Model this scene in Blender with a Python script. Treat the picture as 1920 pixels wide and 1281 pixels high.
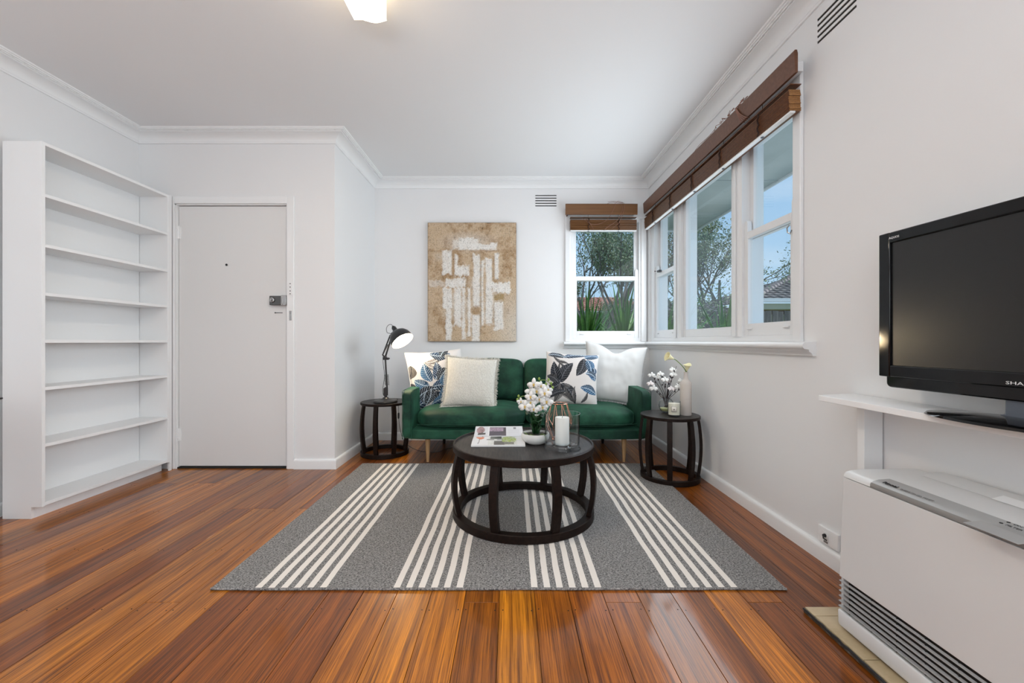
import bpy, bmesh, math, random
import numpy as np
from mathutils import Vector, Matrix, Euler, noise
PI = math.pi
R = math.radians
random.seed(7)
for o in list(bpy.data.objects): bpy.data.objects.remove(o)
SC = bpy.context.scene
COL = SC.collection

# ------------------------------------------------------------------ camera
cam = bpy.data.cameras.new('camera'); co = bpy.data.objects.new('camera', cam); COL.objects.link(co)
co.location = (0, 0, 1.0); co.rotation_euler = (R(90), 0, 0)
cam.sensor_width = 36.0; cam.lens = 785.0 / 1920 * 36.0; cam.shift_x = 2 / 1920
cam.clip_start = 0.02; cam.clip_end = 300
SC.camera = co
# ------------------------------------------------------------------ view
vs = SC.view_settings
SC.display_settings.display_device = 'sRGB'
vs.view_transform = 'Standard'; vs.look = 'None'; vs.exposure = 0.02; vs.gamma = 1.0; vs.use_curve_mapping = False
# ------------------------------------------------------------------ sky
W = bpy.data.worlds.new('sky'); SC.world = W; W.use_nodes = True
nt = W.node_tree; nt.nodes.clear()
wo = nt.nodes.new('ShaderNodeOutputWorld'); bg = nt.nodes.new('ShaderNodeBackground')
tc = nt.nodes.new('ShaderNodeTexCoord'); sx = nt.nodes.new('ShaderNodeSeparateXYZ')
rp = nt.nodes.new('ShaderNodeValToRGB'); nz = nt.nodes.new('ShaderNodeTexNoise'); mp = nt.nodes.new('ShaderNodeMapping')
mx = nt.nodes.new('ShaderNodeMix'); mx.data_type = 'RGBA'; cr = nt.nodes.new('ShaderNodeValToRGB')
nt.links.new(tc.outputs['Generated'], sx.inputs[0]); nt.links.new(sx.outputs['Z'], rp.inputs[0])
rp.color_ramp.elements[0].position = 0.0; rp.color_ramp.elements[0].color = (.50, .70, .88, 1)
rp.color_ramp.elements[1].position = 0.55; rp.color_ramp.elements[1].color = (.20, .43, .76, 1)
nt.links.new(tc.outputs['Generated'], mp.inputs[0]); mp.inputs['Scale'].default_value = (1.6, 1.6, 5)
nt.links.new(mp.outputs[0], nz.inputs['Vector']); nz.inputs['Scale'].default_value = 2.2; nz.inputs['Detail'].default_value = 6
cr.color_ramp.elements[0].position = .50; cr.color_ramp.elements[0].color = (0, 0, 0, 1)
cr.color_ramp.elements[1].position = .80; cr.color_ramp.elements[1].color = (.55, .55, .55, 1)
nt.links.new(nz.outputs[0], cr.inputs[0]); nt.links.new(cr.outputs[0], mx.inputs[0])
nt.links.new(rp.outputs[0], mx.inputs[6]); mx.inputs[7].default_value = (.78, .85, .92, 1)
nt.links.new(mx.outputs[2], bg.inputs[0]); bg.inputs[1].default_value = 1.05
nt.links.new(bg.outputs[0], wo.inputs[0])
# ------------------------------------------------------------------ lights
def light(name, kind, loc, energy, color=(1, 1, 1), rot=(0, 0, 0), **kw):
    l = bpy.data.lights.new(name, kind); l.energy = energy; l.color = color
    for k, v in kw.items(): setattr(l, k, v)
    o = bpy.data.objects.new(name, l); COL.objects.link(o); o.location = loc; o.rotation_euler = rot
    return o
sun = light('sun', 'SUN', (0, 0, 8), 2.6, (1, .96, .90), angle=R(1.5))
sun.rotation_euler = Vector((-.25, .22, -.94)).to_track_quat('-Z', 'Y').to_euler()
# added cool fill panel before the solid wall behind the camera
light('rear_fill', 'AREA', (-.75, -2.40, 1.45), 30, (.85, .94, 1), (R(90), 0, 0), shape='RECTANGLE', size=3.6, size_y=1.9)
# daylight pouring in through the two windows of the corner
light('daylight_side_window', 'AREA', (1.385, 3.14, 1.52), 24, (.87, .945, 1), (0, R(90), 0), shape='RECTANGLE', size=.85, size_y=1.95)
light('daylight_back_window', 'AREA', (.965, 4.22, 1.55), 1.4, (.87, .945, 1), (R(-90), 0, 0), shape='RECTANGLE', size=.62, size_y=.95)
light('reveal_fill', 'AREA', (2.12, 3.10, 1.45), 5, (.90, .95, 1), (0, R(90), 0), shape='RECTANGLE', size=1.5, size_y=2.4)  # extra panel under the eave, added to keep the outer reveals bright
# unseen fill panel behind the camera, added to brighten the left-hand surfaces
light('near_side_fill', 'AREA', (1.42, -1.35, 1.55), 38, (.87, .945, 1), (0, R(90), 0), shape='RECTANGLE', size=1.2, size_y=1.6)
# upward fill panel behind the camera, added to lift the ceiling
light('ceiling_fill', 'AREA', (-.6, -.8, 1.55), 44, (.88, .95, 1), (R(180), 0, 0), shape='SQUARE', size=.5)
CEIL_W, DESK_W = 8, .2

# ================================================================== helpers
def new_obj(name, data, parent=None):
    o = bpy.data.objects.new(name, data); COL.objects.link(o)
    if parent: o.parent = parent
    return o
def tag(o, label=None, cat=None, group=None, kind=None):
    if label: o['label'] = label
    if cat: o['category'] = cat
    if group: o['group'] = group
    if kind: o['kind'] = kind
    return o
def empty(name, loc=(0, 0, 0), rot=(0, 0, 0), label=None, cat=None, group=None, kind=None):
    o = bpy.data.objects.new(name, None); COL.objects.link(o)
    o.empty_display_size = .1; o.location = loc; o.rotation_euler = rot
    return tag(o, label, cat, group, kind)
def build(name, bm, mat, parent=None, smooth=30, loc=None, rot=None, bevel=0, kind=None, label=None):
    bmesh.ops.recalc_face_normals(bm, faces=bm.faces)
    me = bpy.data.meshes.new(name); bm.to_mesh(me); bm.free()
    if isinstance(mat, (list, tuple)):
        for m in mat: me.materials.append(m)
    else: me.materials.append(mat)
    if smooth:
        me.shade_smooth(); me.set_sharp_from_angle(angle=R(smooth))
    o = new_obj(name, me, parent)
    if loc is not None: o.location = loc
    if rot is not None: o.rotation_euler = rot
    if bevel:
        b = o.modifiers.new('bevel', 'BEVEL'); b.width = bevel; b.segments = 2; b.limit_method = 'ANGLE'; b.angle_limit = R(40)
    if kind: o['kind'] = kind
    if label: o['label'] = label
    return o
def copy_tree(o, parent=None):
    c = o.copy(); COL.objects.link(c)
    if parent: c.parent = parent
    for ch in list(o.children): copy_tree(ch, c)
    return c
def nb(): return bmesh.new()
def box(bm, x0, x1, y0, y1, z0, z1, mi=0):
    v = [bm.verts.new((x, y, z)) for z in (z0, z1) for y in (y0, y1) for x in (x0, x1)]
    for f in ((0, 2, 3, 1), (4, 5, 7, 6), (0, 1, 5, 4), (2, 6, 7, 3), (0, 4, 6, 2), (1, 3, 7, 5)):
        bm.faces.new([v[i] for i in f]).material_index = mi
    return bm
def tube(bm, pts, rad, n=8, cap=True, mi=0):
    pts = [Vector(p) for p in pts]
    if not hasattr(rad, '__len__'): rad = [rad] * len(pts)
    rings = []; prev = None
    for i, p in enumerate(pts):
        t = (pts[min(i + 1, len(pts) - 1)] - pts[max(i - 1, 0)])
        if t.length < 1e-9: t = Vector((0, 0, 1))
        t.normalize()
        if prev is None:
            a = Vector((0, 0, 1)) if abs(t.z) < .9 else Vector((1, 0, 0))
            u = t.cross(a).normalized()
        else:
            u = prev - t * prev.dot(t)
            u = u.normalized() if u.length > 1e-6 else t.orthogonal().normalized()
        prev = u; w = t.cross(u)
        rings.append([bm.verts.new(p + (u * math.cos(2 * PI * k / n) + w * math.sin(2 * PI * k / n)) * rad[i]) for k in range(n)])
    for a, b in zip(rings, rings[1:]):
        for k in range(n):
            bm.faces.new((a[k], a[(k + 1) % n], b[(k + 1) % n], b[k])).material_index = mi
    if cap:
        bm.faces.new(rings[0][::-1]).material_index = mi; bm.faces.new(rings[-1]).material_index = mi
    return bm
def torus(bm, c, r, rr, n=24, m=6, axis='z', tilt=None):
    pts = []
    rings = []
    M = tilt if tilt else Matrix.Identity(3)
    for i in range(n):
        a = 2 * PI * i / n
        ring = []
        for j in range(m):
            b = 2 * PI * j / m
            q = Vector(((r + rr * math.cos(b)) * math.cos(a), (r + rr * math.cos(b)) * math.sin(a), rr * math.sin(b)))
            ring.append(bm.verts.new(Vector(c) + M @ q))
        rings.append(ring)
    for i in range(n):
        a, b = rings[i], rings[(i + 1) % n]
        for j in range(m): bm.faces.new((a[j], a[(j + 1) % m], b[(j + 1) % m], b[j]))
    return bm
def lathe(bm, prof, n=32, c=(0, 0, 0), M=None, mi=0):
    """prof: list of (r,z); r=0 ends close with a single vertex."""
    rings = []
    for r, z in prof:
        if r < 1e-6:
            p = Vector((0, 0, z)); p = (M @ p) if M else p
            rings.append([bm.verts.new(Vector(c) + p)])
        else:
            ring = []
            for k in range(n):
                a = 2 * PI * k / n
                p = Vector((r * math.cos(a), r * math.sin(a), z)); p = (M @ p) if M else p
                ring.append(bm.verts.new(Vector(c) + p))
            rings.append(ring)
    for a, b in zip(rings, rings[1:]):
        if len(a) == 1 and len(b) == 1: continue
        for k in range(n):
            k2 = (k + 1) % n
            if len(a) == 1: f = bm.faces.new((a[0], b[k2], b[k]))
            elif len(b) == 1: f = bm.faces.new((a[k], a[k2], b[0]))
            else: f = bm.faces.new((a[k], a[k2], b[k2], b[k]))
            f.material_index = mi
    return bm
def ball(bm, c, r, n=10, sc=(1, 1, 1)):
    prof = [(math.sin(PI * i / n) * r, -math.cos(PI * i / n) * r) for i in range(n + 1)]
    prof[0] = (0, -r); prof[-1] = (0, r)
    M = Matrix.Diagonal(Vector(sc))
    return lathe(bm, prof, max(6, n), c, M)
def rbox(bm, c, h, k=7, n=12, fn=None):
    """rounded box: cube surface grid pulled onto a k-norm ball, then fn(unit point, point) may puff it."""
    verts = {}
    def vert(p):
        key = tuple(round(q * n) for q in p)
        if key not in verts:
            m = sum(abs(q) ** k for q in p) ** (1 / k)
            u = Vector([q / m for q in p])
            w = Vector((c[0] + u.x * h[0], c[1] + u.y * h[1], c[2] + u.z * h[2]))
            if fn: w = fn(u, w)
            verts[key] = bm.verts.new(w)
        return verts[key]
    lin = [-1 + 2 * i / n for i in range(n + 1)]
    for ax in range(3):
        for s in (-1, 1):
            for i in range(n):
                for j in range(n):
                    q = []
                    for (a, b) in ((i, j), (i + 1, j), (i + 1, j + 1), (i, j + 1)):
                        p = [0, 0, 0]; p[ax] = s; p[(ax + 1) % 3] = lin[a]; p[(ax + 2) % 3] = lin[b]
                        q.append(vert(p))
                    bm.faces.new(q if s > 0 else q[::-1])
    return bm
def prism(bm, poly, axis, a0, a1, mi=0):
    """extrude a 2D polygon along an axis. axis x: poly=(y,z); y: (x,z); z: (x,y)"""
    def P(q, a): return {'x': (a, q[0], q[1]), 'y': (q[0], a, q[1]), 'z': (q[0], q[1], a)}[axis]
    A = [bm.verts.new(P(q, a0)) for q in poly]; B = [bm.verts.new(P(q, a1)) for q in poly]
    n = len(poly)
    bm.faces.new(A).material_index = mi; bm.faces.new(B[::-1]).material_index = mi
    for i in range(n): bm.faces.new((A[i], A[(i + 1) % n], B[(i + 1) % n], B[i])).material_index = mi
    return bm
def text(s, size, mat, parent, name, M, ext=.0004, xs=1.0, align='LEFT'):
    cu = bpy.data.curves.new('text_source', 'FONT'); cu.body = s; cu.size = size; cu.extrude = ext; cu.align_x = align; cu.resolution_u = 2
    t = bpy.data.objects.new('text_source', cu); COL.objects.link(t)
    me = bpy.data.meshes.new_from_object(t); bpy.data.objects.remove(t); bpy.data.curves.remove(cu)
    me.transform(M @ Matrix.Diagonal((xs, 1, 1, 1))); me.materials.clear(); me.materials.append(mat); me.name = name
    return new_obj(name, me, parent)

# ================================================================== materials
def mat(name, color, rough=.5, metal=0, spec=.5, coat=0, coat_rough=.1, sheen=0, bump=None, vary=None, emit=None, vcol=False, objcol=False, sheen_tint=None, trans=0, ior=1.45):
    m = bpy.data.materials.new(name); m.use_nodes = True; t = m.node_tree
    b = t.nodes['Principled BSDF']
    b.inputs['Base Color'].default_value = (*color, 1); b.inputs['Roughness'].default_value = rough; b.inputs['Metallic'].default_value = metal
    b.inputs['Specular IOR Level'].default_value = spec; b.inputs['Coat Weight'].default_value = coat; b.inputs['Coat Roughness'].default_value = coat_rough
    b.inputs['Sheen Weight'].default_value = sheen; b.inputs['IOR'].default_value = ior
    if sheen_tint: b.inputs['Sheen Tint'].default_value = (*sheen_tint, 1); b.inputs['Sheen Roughness'].default_value = .35
    if trans: b.inputs['Transmission Weight'].default_value = trans
    tcn = t.nodes.new('ShaderNodeTexCoord')
    if emit: b.inputs['Emission Color'].default_value = (*emit[0], 1); b.inputs['Emission Strength'].default_value = emit[1]
    src = None
    if vcol:
        a = t.nodes.new('ShaderNodeAttribute'); a.attribute_name = 'Col'; src = a.outputs['Color']
    if vary:  # (scale xyz, amount dark, color2)
        mpn = t.nodes.new('ShaderNodeMapping'); mpn.inputs['Scale'].default_value = vary[0]
        n = t.nodes.new('ShaderNodeTexNoise'); n.inputs['Scale'].default_value = 1; n.inputs['Detail'].default_value = 5; n.inputs['Roughness'].default_value = .6
        r = t.nodes.new('ShaderNodeValToRGB'); r.color_ramp.elements[0].position = vary[2][0]; r.color_ramp.elements[1].position = vary[2][1]
        x = t.nodes.new('ShaderNodeMix'); x.data_type = 'RGBA'
        t.links.new(tcn.outputs['Object'], mpn.inputs[0]); t.links.new(mpn.outputs[0], n.inputs['Vector']); t.links.new(n.outputs[0], r.inputs[0]); t.links.new(r.outputs[0], x.inputs[0])
        if src: t.links.new(src, x.inputs[6])
        else: x.inputs[6].default_value = (*color, 1)
        x.inputs[7].default_value = (*vary[1], 1); src = x.outputs[2]
    if src: t.links.new(src, b.inputs['Base Color'])
    if bump:  # (scale xyz, strength, distance)
        mpn = t.nodes.new('ShaderNodeMapping'); mpn.inputs['Scale'].default_value = bump[0]
        n = t.nodes.new('ShaderNodeTexNoise'); n.inputs['Scale'].default_value = 1; n.inputs['Detail'].default_value = 4
        bp = t.nodes.new('ShaderNodeBump'); bp.inputs['Strength'].default_value = bump[1]; bp.inputs['Distance'].default_value = bump[2]
        t.links.new(tcn.outputs['Object'], mpn.inputs[0]); t.links.new(mpn.outputs[0], n.inputs['Vector']); t.links.new(n.outputs[0], bp.inputs['Height']); t.links.new(bp.outputs[0], b.inputs['Normal'])
    return m
def s2l(*c): return tuple(((v / 255) / 12.92 if v / 255 <= .04045 else ((v / 255 + .055) / 1.055) ** 2.4) for v in c)

WALL = mat('wall_paint', (.83, .83, .835), .55, bump=((14, 14, 14), .06, .01))
CEILM = mat('ceiling_paint', (.84, .845, .855), .8, bump=((6, 6, 6), .05, .01))
TRIM = mat('white_gloss_paint', (.87, .875, .88), .32, bump=((30, 30, 30), .04, .004))
CABM = mat('white_cabinet_board', (.89, .895, .90), .38)
DOORM = mat('door_paint', (.79, .785, .78), .5, bump=((8, 8, 8), .05, .008))
FRAMEM = mat('window_paint', (.82, .83, .84), .35)
DARK = mat('dark_void', (.02, .018, .016), .8)
BLACKM = mat('black_metal', (.02, .02, .022), .32, spec=.5)
CHROME = mat('worn_metal', (.42, .42, .42), .25, 1, bump=((60, 60, 60), .3, .003))
BRONZE = mat('dark_lock_metal', (.12, .12, .12), .25, .9)
def plank_mat():
    m = bpy.data.materials.new('polished_timber'); m.use_nodes = True; t = m.node_tree; b = t.nodes['Principled BSDF']
    L = t.links.new
    oi = t.nodes.new('ShaderNodeObjectInfo'); g = t.nodes.new('ShaderNodeTexCoord')
    ad = t.nodes.new('ShaderNodeVectorMath'); ad.operation = 'ADD'; ml = t.nodes.new('ShaderNodeVectorMath'); ml.operation = 'SCALE'
    cx = t.nodes.new('ShaderNodeCombineXYZ'); L(oi.outputs['Random'], cx.inputs[0]); L(oi.outputs['Random'], cx.inputs[1]); L(cx.outputs[0], ml.inputs[0]); ml.inputs['Scale'].default_value = 37
    L(g.outputs['Object'], ad.inputs[0]); L(ml.outputs[0], ad.inputs[1])
    def nz(scale, det, rough, dist=0):
        mp = t.nodes.new('ShaderNodeMapping'); mp.inputs['Scale'].default_value = scale; L(ad.outputs[0], mp.inputs[0])
        n = t.nodes.new('ShaderNodeTexNoise'); n.inputs['Scale'].default_value = 1; n.inputs['Detail'].default_value = det; n.inputs['Roughness'].default_value = rough; n.inputs['Distortion'].default_value = dist
        L(mp.outputs[0], n.inputs['Vector']); return n.outputs[0]
    fine = nz((260, 4, 1), 5, .65, .3); mid = nz((46, .7, 1), 5, .65, .5); big = nz((7, .5, 1), 2, .5)
    def ramp(src, p0, c0, p1, c1):
        r = t.nodes.new('ShaderNodeValToRGB'); e = r.color_ramp.elements; e[0].position = p0; e[0].color = (*c0, 1); e[1].position = p1; e[1].color = (*c1, 1); L(src, r.inputs[0]); return r.outputs[0]
    c = ramp(mid, .30, (.13, .036, .005), .68, (.56, .200, .015))
    f = ramp(fine, .33, (.22, .16, .10), .56, (1.2, 1.18, 1.05))
    x = t.nodes.new('ShaderNodeMix'); x.data_type = 'RGBA'; x.blend_type = 'MULTIPLY'; x.inputs[0].default_value = .85; L(c, x.inputs[6]); L(f, x.inputs[7])
    y = t.nodes.new('ShaderNodeMix'); y.data_type = 'RGBA'; y.blend_type = 'MULTIPLY'; y.inputs[0].default_value = 1; L(x.outputs[2], y.inputs[6]); L(oi.outputs['Color'], y.inputs[7])
    z = t.nodes.new('ShaderNodeMix'); z.data_type = 'RGBA'; z.blend_type = 'MULTIPLY'; z.inputs[0].default_value = .6; L(y.outputs[2], z.inputs[6])
    L(ramp(big, .3, (.55, .5, .45), .6, (1, 1, 1)), z.inputs[7]); L(z.outputs[2], b.inputs['Base Color'])
    b.inputs['Roughness'].default_value = .34; b.inputs['Specular IOR Level'].default_value = .22; b.inputs['Coat Weight'].default_value = .50; b.inputs['Coat Roughness'].default_value = .09; b.inputs['Coat IOR'].default_value = 1.5
    wv = nz((7, 2.2, 1), 2, .5); bp = t.nodes.new('ShaderNodeBump'); bp.inputs['Strength'].default_value = .35; bp.inputs['Distance'].default_value = .006
    L(wv, bp.inputs['Height']); L(bp.outputs[0], b.inputs['Coat Normal'])
    bq = t.nodes.new('ShaderNodeBump'); bq.inputs['Strength'].default_value = .15; bq.inputs['Distance'].default_value = .001; L(fine, bq.inputs['Height']); L(bq.outputs[0], b.inputs['Normal'])
    return m
PLANK = plank_mat()
DKWOOD = mat('espresso_wood', (.009, .005, .004), .42, spec=.18, vary=((8, 60, 60), (.018, .009, .006), (.4, .7)), bump=((6, 140, 60), .12, .001))
TOPWOOD = mat('espresso_wood_top', (.008, .006, .006), .36, spec=.3, coat=.0, coat_rough=.22, vary=((10, 90, 20), (.040, .032, .030), (.42, .66)), bump=((8, 160, 40), .35, .0012))
BLIND = mat('blind_timber', (.115, .038, .013), .38, vary=((90, 3, 90), (.20, .078, .026), (.38, .66)))
BLINDV = mat('blind_valance_timber', (.115, .047, .024), .42, vary=((60, 2, 60), (.16, .070, .038), (.35, .7)))
BLINDB = mat('blind_timber_back', (.13, .055, .018), .42, vary=((2, 60, 60), (.19, .085, .03), (.35, .7)))
BLINDE = mat('blind_timber_end', (.36, .17, .055), .5, vary=((80, 80, 200), (.2, .09, .03), (.4, .7)))
CORD = mat('blind_cord', (.26, .13, .095), .7)
LADDER = mat('ladder_cord_dark', (.035, .014, .008), .8)
VELVET = mat('green_velvet', (.007, .034, .022), .62, spec=.25, sheen=.30, sheen_tint=(.16, .50, .32), vary=((5, 7, 6), (.022, .102, .058), (.42, .72)), bump=((18, 18, 18), .22, .01))  # lighter mottling puts the pile's highlights into the base colour
LEGW = mat('pale_wood', (.42, .25, .12), .4)
LINEN = mat('white_linen', (.70, .70, .69), .9, sheen=.2, bump=((420, 420, 420), .25, .001))
BOUCLE = mat('cream_boucle', (.74, .71, .64), .95, sheen=.3, bump=((150, 60, 75), 1.0, .010), vary=((150, 50, 70), (.55, .52, .46), (.45, .8)))
PRINT = mat('printed_cushion', (.8, .8, .8), .85, vcol=True, bump=((400, 400, 400), .15, .001))
NAVY = mat('navy_piping', (.02, .05, .12), .8)
CANVAS = mat('textured_canvas', (.5, .4, .3), .8, vcol=True, bump=((75, 75, 75), .8, .005), vary=((110, 110, 110), (.24, .16, .09), (.66, .80)))
CANVAS_EDGE = mat('canvas_edge', (.10, .075, .045), .8)
MAGP = mat('magazine_print', (.8, .8, .8), .3, vcol=True, coat=.3)
PAPER = mat('paper', (.8, .8, .78), .7)
WAX = mat('candle_wax', (.85, .84, .80), .5, spec=.4)
WAX2 = mat('cream_wax', (.82, .76, .62), .5)
CERAMIC = mat('white_ceramic', (.78, .77, .74), .3)
STONEW = mat('ribbed_stoneware', (.62, .57, .53), .8, bump=((10, 10, 260), .5, .003))
COPPER = mat('rose_gold_wire', (.85, .42, .30), .25, 1)
PETAL = mat('white_petal', (.86, .86, .84), .6, sheen=.2)
PETALP = mat('blush_petal', (.84, .78, .78), .6)
YELLOW = mat('pale_yellow_petal', (.85, .80, .50), .5)
ORCHC = mat('orchid_heart', (.65, .45, .12), .5)
GLEAF = mat('dark_green_leaf', (.015, .055, .018), .35)
GSTEM = mat('green_stem', (.16, .26, .06), .5)
BUD = mat('green_bud', (.22, .33, .06), .5)
TWIG = mat('dark_twig', (.035, .024, .028), .7)
SOIL = mat('dark_moss', (.02, .022, .015), .9)
TVB = mat('tv_gloss_black', (.003, .003, .0035), .07, spec=.42)
TVS = mat('tv_screen', (.005, .005, .0055), .27, spec=.62)
TVT = mat('tv_lettering', (.75, .75, .75), .4)
TVN = mat('tv_neck_grey', (.10, .115, .14), .3)
HEAT = mat('heater_enamel', (.70, .70, .695), .28)
HEATS = mat('heater_silver', (.40, .40, .395), .38, .2)
HEATD = mat('heater_grey', (.24, .235, .23), .4, .1)
HEATF = mat('heater_fin', (.42, .42, .42), .35)
INK = mat('printing_ink', (.02, .02, .02), .6)
TILEM = mat('hearth_tile', (.56, .44, .28), .3, vary=((9, 9, 9), (.40, .30, .17), (.4, .7)))
TILEE = mat('hearth_edge', (.05, .04, .03), .35, vary=((30, 30, 30), (.25, .22, .2), (.5, .75)))
SHADEIN = mat('shade_inside', (.85, .80, .70), .5)
BULB = mat('bulb_glow', (1, .9, .7), .5, emit=((1, .82, .56), 260))
SHADEGL = mat('lit_opal_glass', (.9, .82, .66), .4, emit=((1, .90, .70), 8))
LEAFOUT = mat('yucca_leaf', (.05, .15, .03), .36, vary=((3, 3, 9), (.15, .32, .06), (.4, .7)))
BARK = mat('grey_bark', (.30, .26, .23), .9, vary=((9, 9, 4), (.17, .145, .125), (.4, .6)))
FOLI = mat('grey_green_leaves', (.20, .25, .13), .7, vary=((3, 3, 3), (.36, .40, .27), (.35, .65)))
FOLI2 = mat('deep_green_leaves', (.05, .09, .035), .7, vary=((3, 3, 3), (.13, .19, .08), (.35, .65)))
PALING = mat('weathered_paling', (.21, .195, .18), .9, vary=((14, 14, 2.2), (.09, .085, .08), (.35, .65)))
ROOFT = mat('grey_roof_tile', (.24, .215, .20), .8, vary=((6, 6, 6), (.14, .13, .125), (.4, .6)))
RIDGE = mat('ridge_cap', (.46, .38, .35), .8)
REDT = mat('red_roof_tile', (.58, .33, .25), .8, vary=((5, 5, 5), (.45, .22, .16), (.4, .6)))
CREAM = mat('cream_fascia', (.62, .57, .42), .6)
BRICK = mat('brown_brick', (.26, .12, .075), .9, vary=((10, 10, 16), (.17, .08, .05), (.4, .6)))
SOFFIT = mat('soffit_sheet', (.50, .53, .51), .8, vary=((2, 2, 2), (.42, .45, .43), (.3, .7)))
GRASS = mat('lawn', (.08, .14, .04), .9, vary=((4, 4, 4), (.15, .17, .07), (.4, .6)))
def rug_mat():
    m = bpy.data.materials.new('grey_melange_wool'); m.use_nodes = True; t = m.node_tree; b = t.nodes['Principled BSDF']; L = t.links.new
    g = t.nodes.new('ShaderNodeTexCoord'); mp = t.nodes.new('ShaderNodeMapping'); mp.inputs['Scale'].default_value = (130, 190, 100); L(g.outputs['Object'], mp.inputs[0])
    n = t.nodes.new('ShaderNodeTexNoise'); n.inputs['Scale'].default_value = 1; n.inputs['Detail'].default_value = 3; n.inputs['Roughness'].default_value = .75; L(mp.outputs[0], n.inputs['Vector'])
    r = t.nodes.new('ShaderNodeValToRGB'); e = r.color_ramp.elements; e[0].position = .36; e[0].color = (.055, .053, .055, 1); e[1].position = .64; e[1].color = (.40, .385, .37, 1); L(n.outputs[0], r.inputs[0])
    L(r.outputs[0], b.inputs['Base Color']); b.inputs['Roughness'].default_value = .95; b.inputs['Specular IOR Level'].default_value = .1
    bp = t.nodes.new('ShaderNodeBump'); bp.inputs['Strength'].default_value = .6; bp.inputs['Distance'].default_value = .003; L(n.outputs[0], bp.inputs['Height']); L(bp.outputs[0], b.inputs['Normal'])
    return m
RUGG = rug_mat(); RUGC = mat('cream_wool', (.80, .74, .68), .95, spec=.1, bump=((200, 300, 100), .5, .002))
def glass(name, tint=(1, 1, 1), rough=0.0, fres=1.35, base=0.0):
    m = bpy.data.materials.new(name); m.use_nodes = True; t = m.node_tree; t.nodes.clear(); L = t.links.new
    o = t.nodes.new('ShaderNodeOutputMaterial'); mx = t.nodes.new('ShaderNodeMixShader'); tr = t.nodes.new('ShaderNodeBsdfTransparent'); gl = t.nodes.new('ShaderNodeBsdfGlossy'); f = t.nodes.new('ShaderNodeFresnel')
    tr.inputs[0].default_value = (*tint, 1); gl.inputs['Roughness'].default_value = rough; f.inputs[0].default_value = fres
    ge = t.nodes.new('ShaderNodeNewGeometry'); ma = t.nodes.new('ShaderNodeMath'); ma.operation = 'MULTIPLY'; sb = t.nodes.new('ShaderNodeMath'); sb.operation = 'SUBTRACT'; sb.inputs[0].default_value = 1
    L(ge.outputs['Backfacing'], sb.inputs[1]); L(f.outputs[0], ma.inputs[0]); L(sb.outputs[0], ma.inputs[1])
    L(ma.outputs[0], mx.inputs[0]); L(tr.outputs[0], mx.inputs[1]); L(gl.outputs[0], mx.inputs[2]); L(mx.outputs[0], o.inputs[0])
    return m
def vessel(name):
    m = glass(name, (1, 1, 1), .02, 1.6); t = m.node_tree; L = t.links.new
    lw = t.nodes.new('ShaderNodeLayerWeight'); lw.inputs[0].default_value = .35; rr = t.nodes.new('ShaderNodeValToRGB')
    rr.color_ramp.elements[0].position = .35; rr.color_ramp.elements[0].color = (.97, .985, .99, 1); rr.color_ramp.elements[1].position = .95; rr.color_ramp.elements[1].color = (.42, .48, .50, 1)
    L(lw.outputs['Facing'], rr.inputs[0]); tr = [n for n in t.nodes if n.type == 'BSDF_TRANSPARENT'][0]; L(rr.outputs[0], tr.inputs[0])
    return m
PANE = glass('window_glass', (.97, .985, .98), 0, 1.25)
VESSEL = vessel('clear_vessel_glass')

# ================================================================== room numbers
XR, YB, YD, XJ, XL, YR, H = 1.403, 4.252, 3.290, -1.385, -2.925, -2.5, 2.632
SL = .0102                                     # the right-hand wall splays by half a degree
RWM = Matrix.Translation((XR, YB, 0)) @ Matrix.Rotation(SL, 4, 'Z') @ Matrix.Translation((-XR, -YB, 0))
def rw(o):                                      # lay a top-level object built against X=XR onto the splayed wall
    bpy.context.view_layer.update() if False else None
    loc = RWM @ Vector(o.location); o.location = loc
    o.rotation_euler = (o.rotation_euler.x, o.rotation_euler.y, o.rotation_euler.z + SL)
    return o
def st(name, bm, m, **k):
    o = build(name, bm, m, None, **k); o['kind'] = 'structure'; return o

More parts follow.
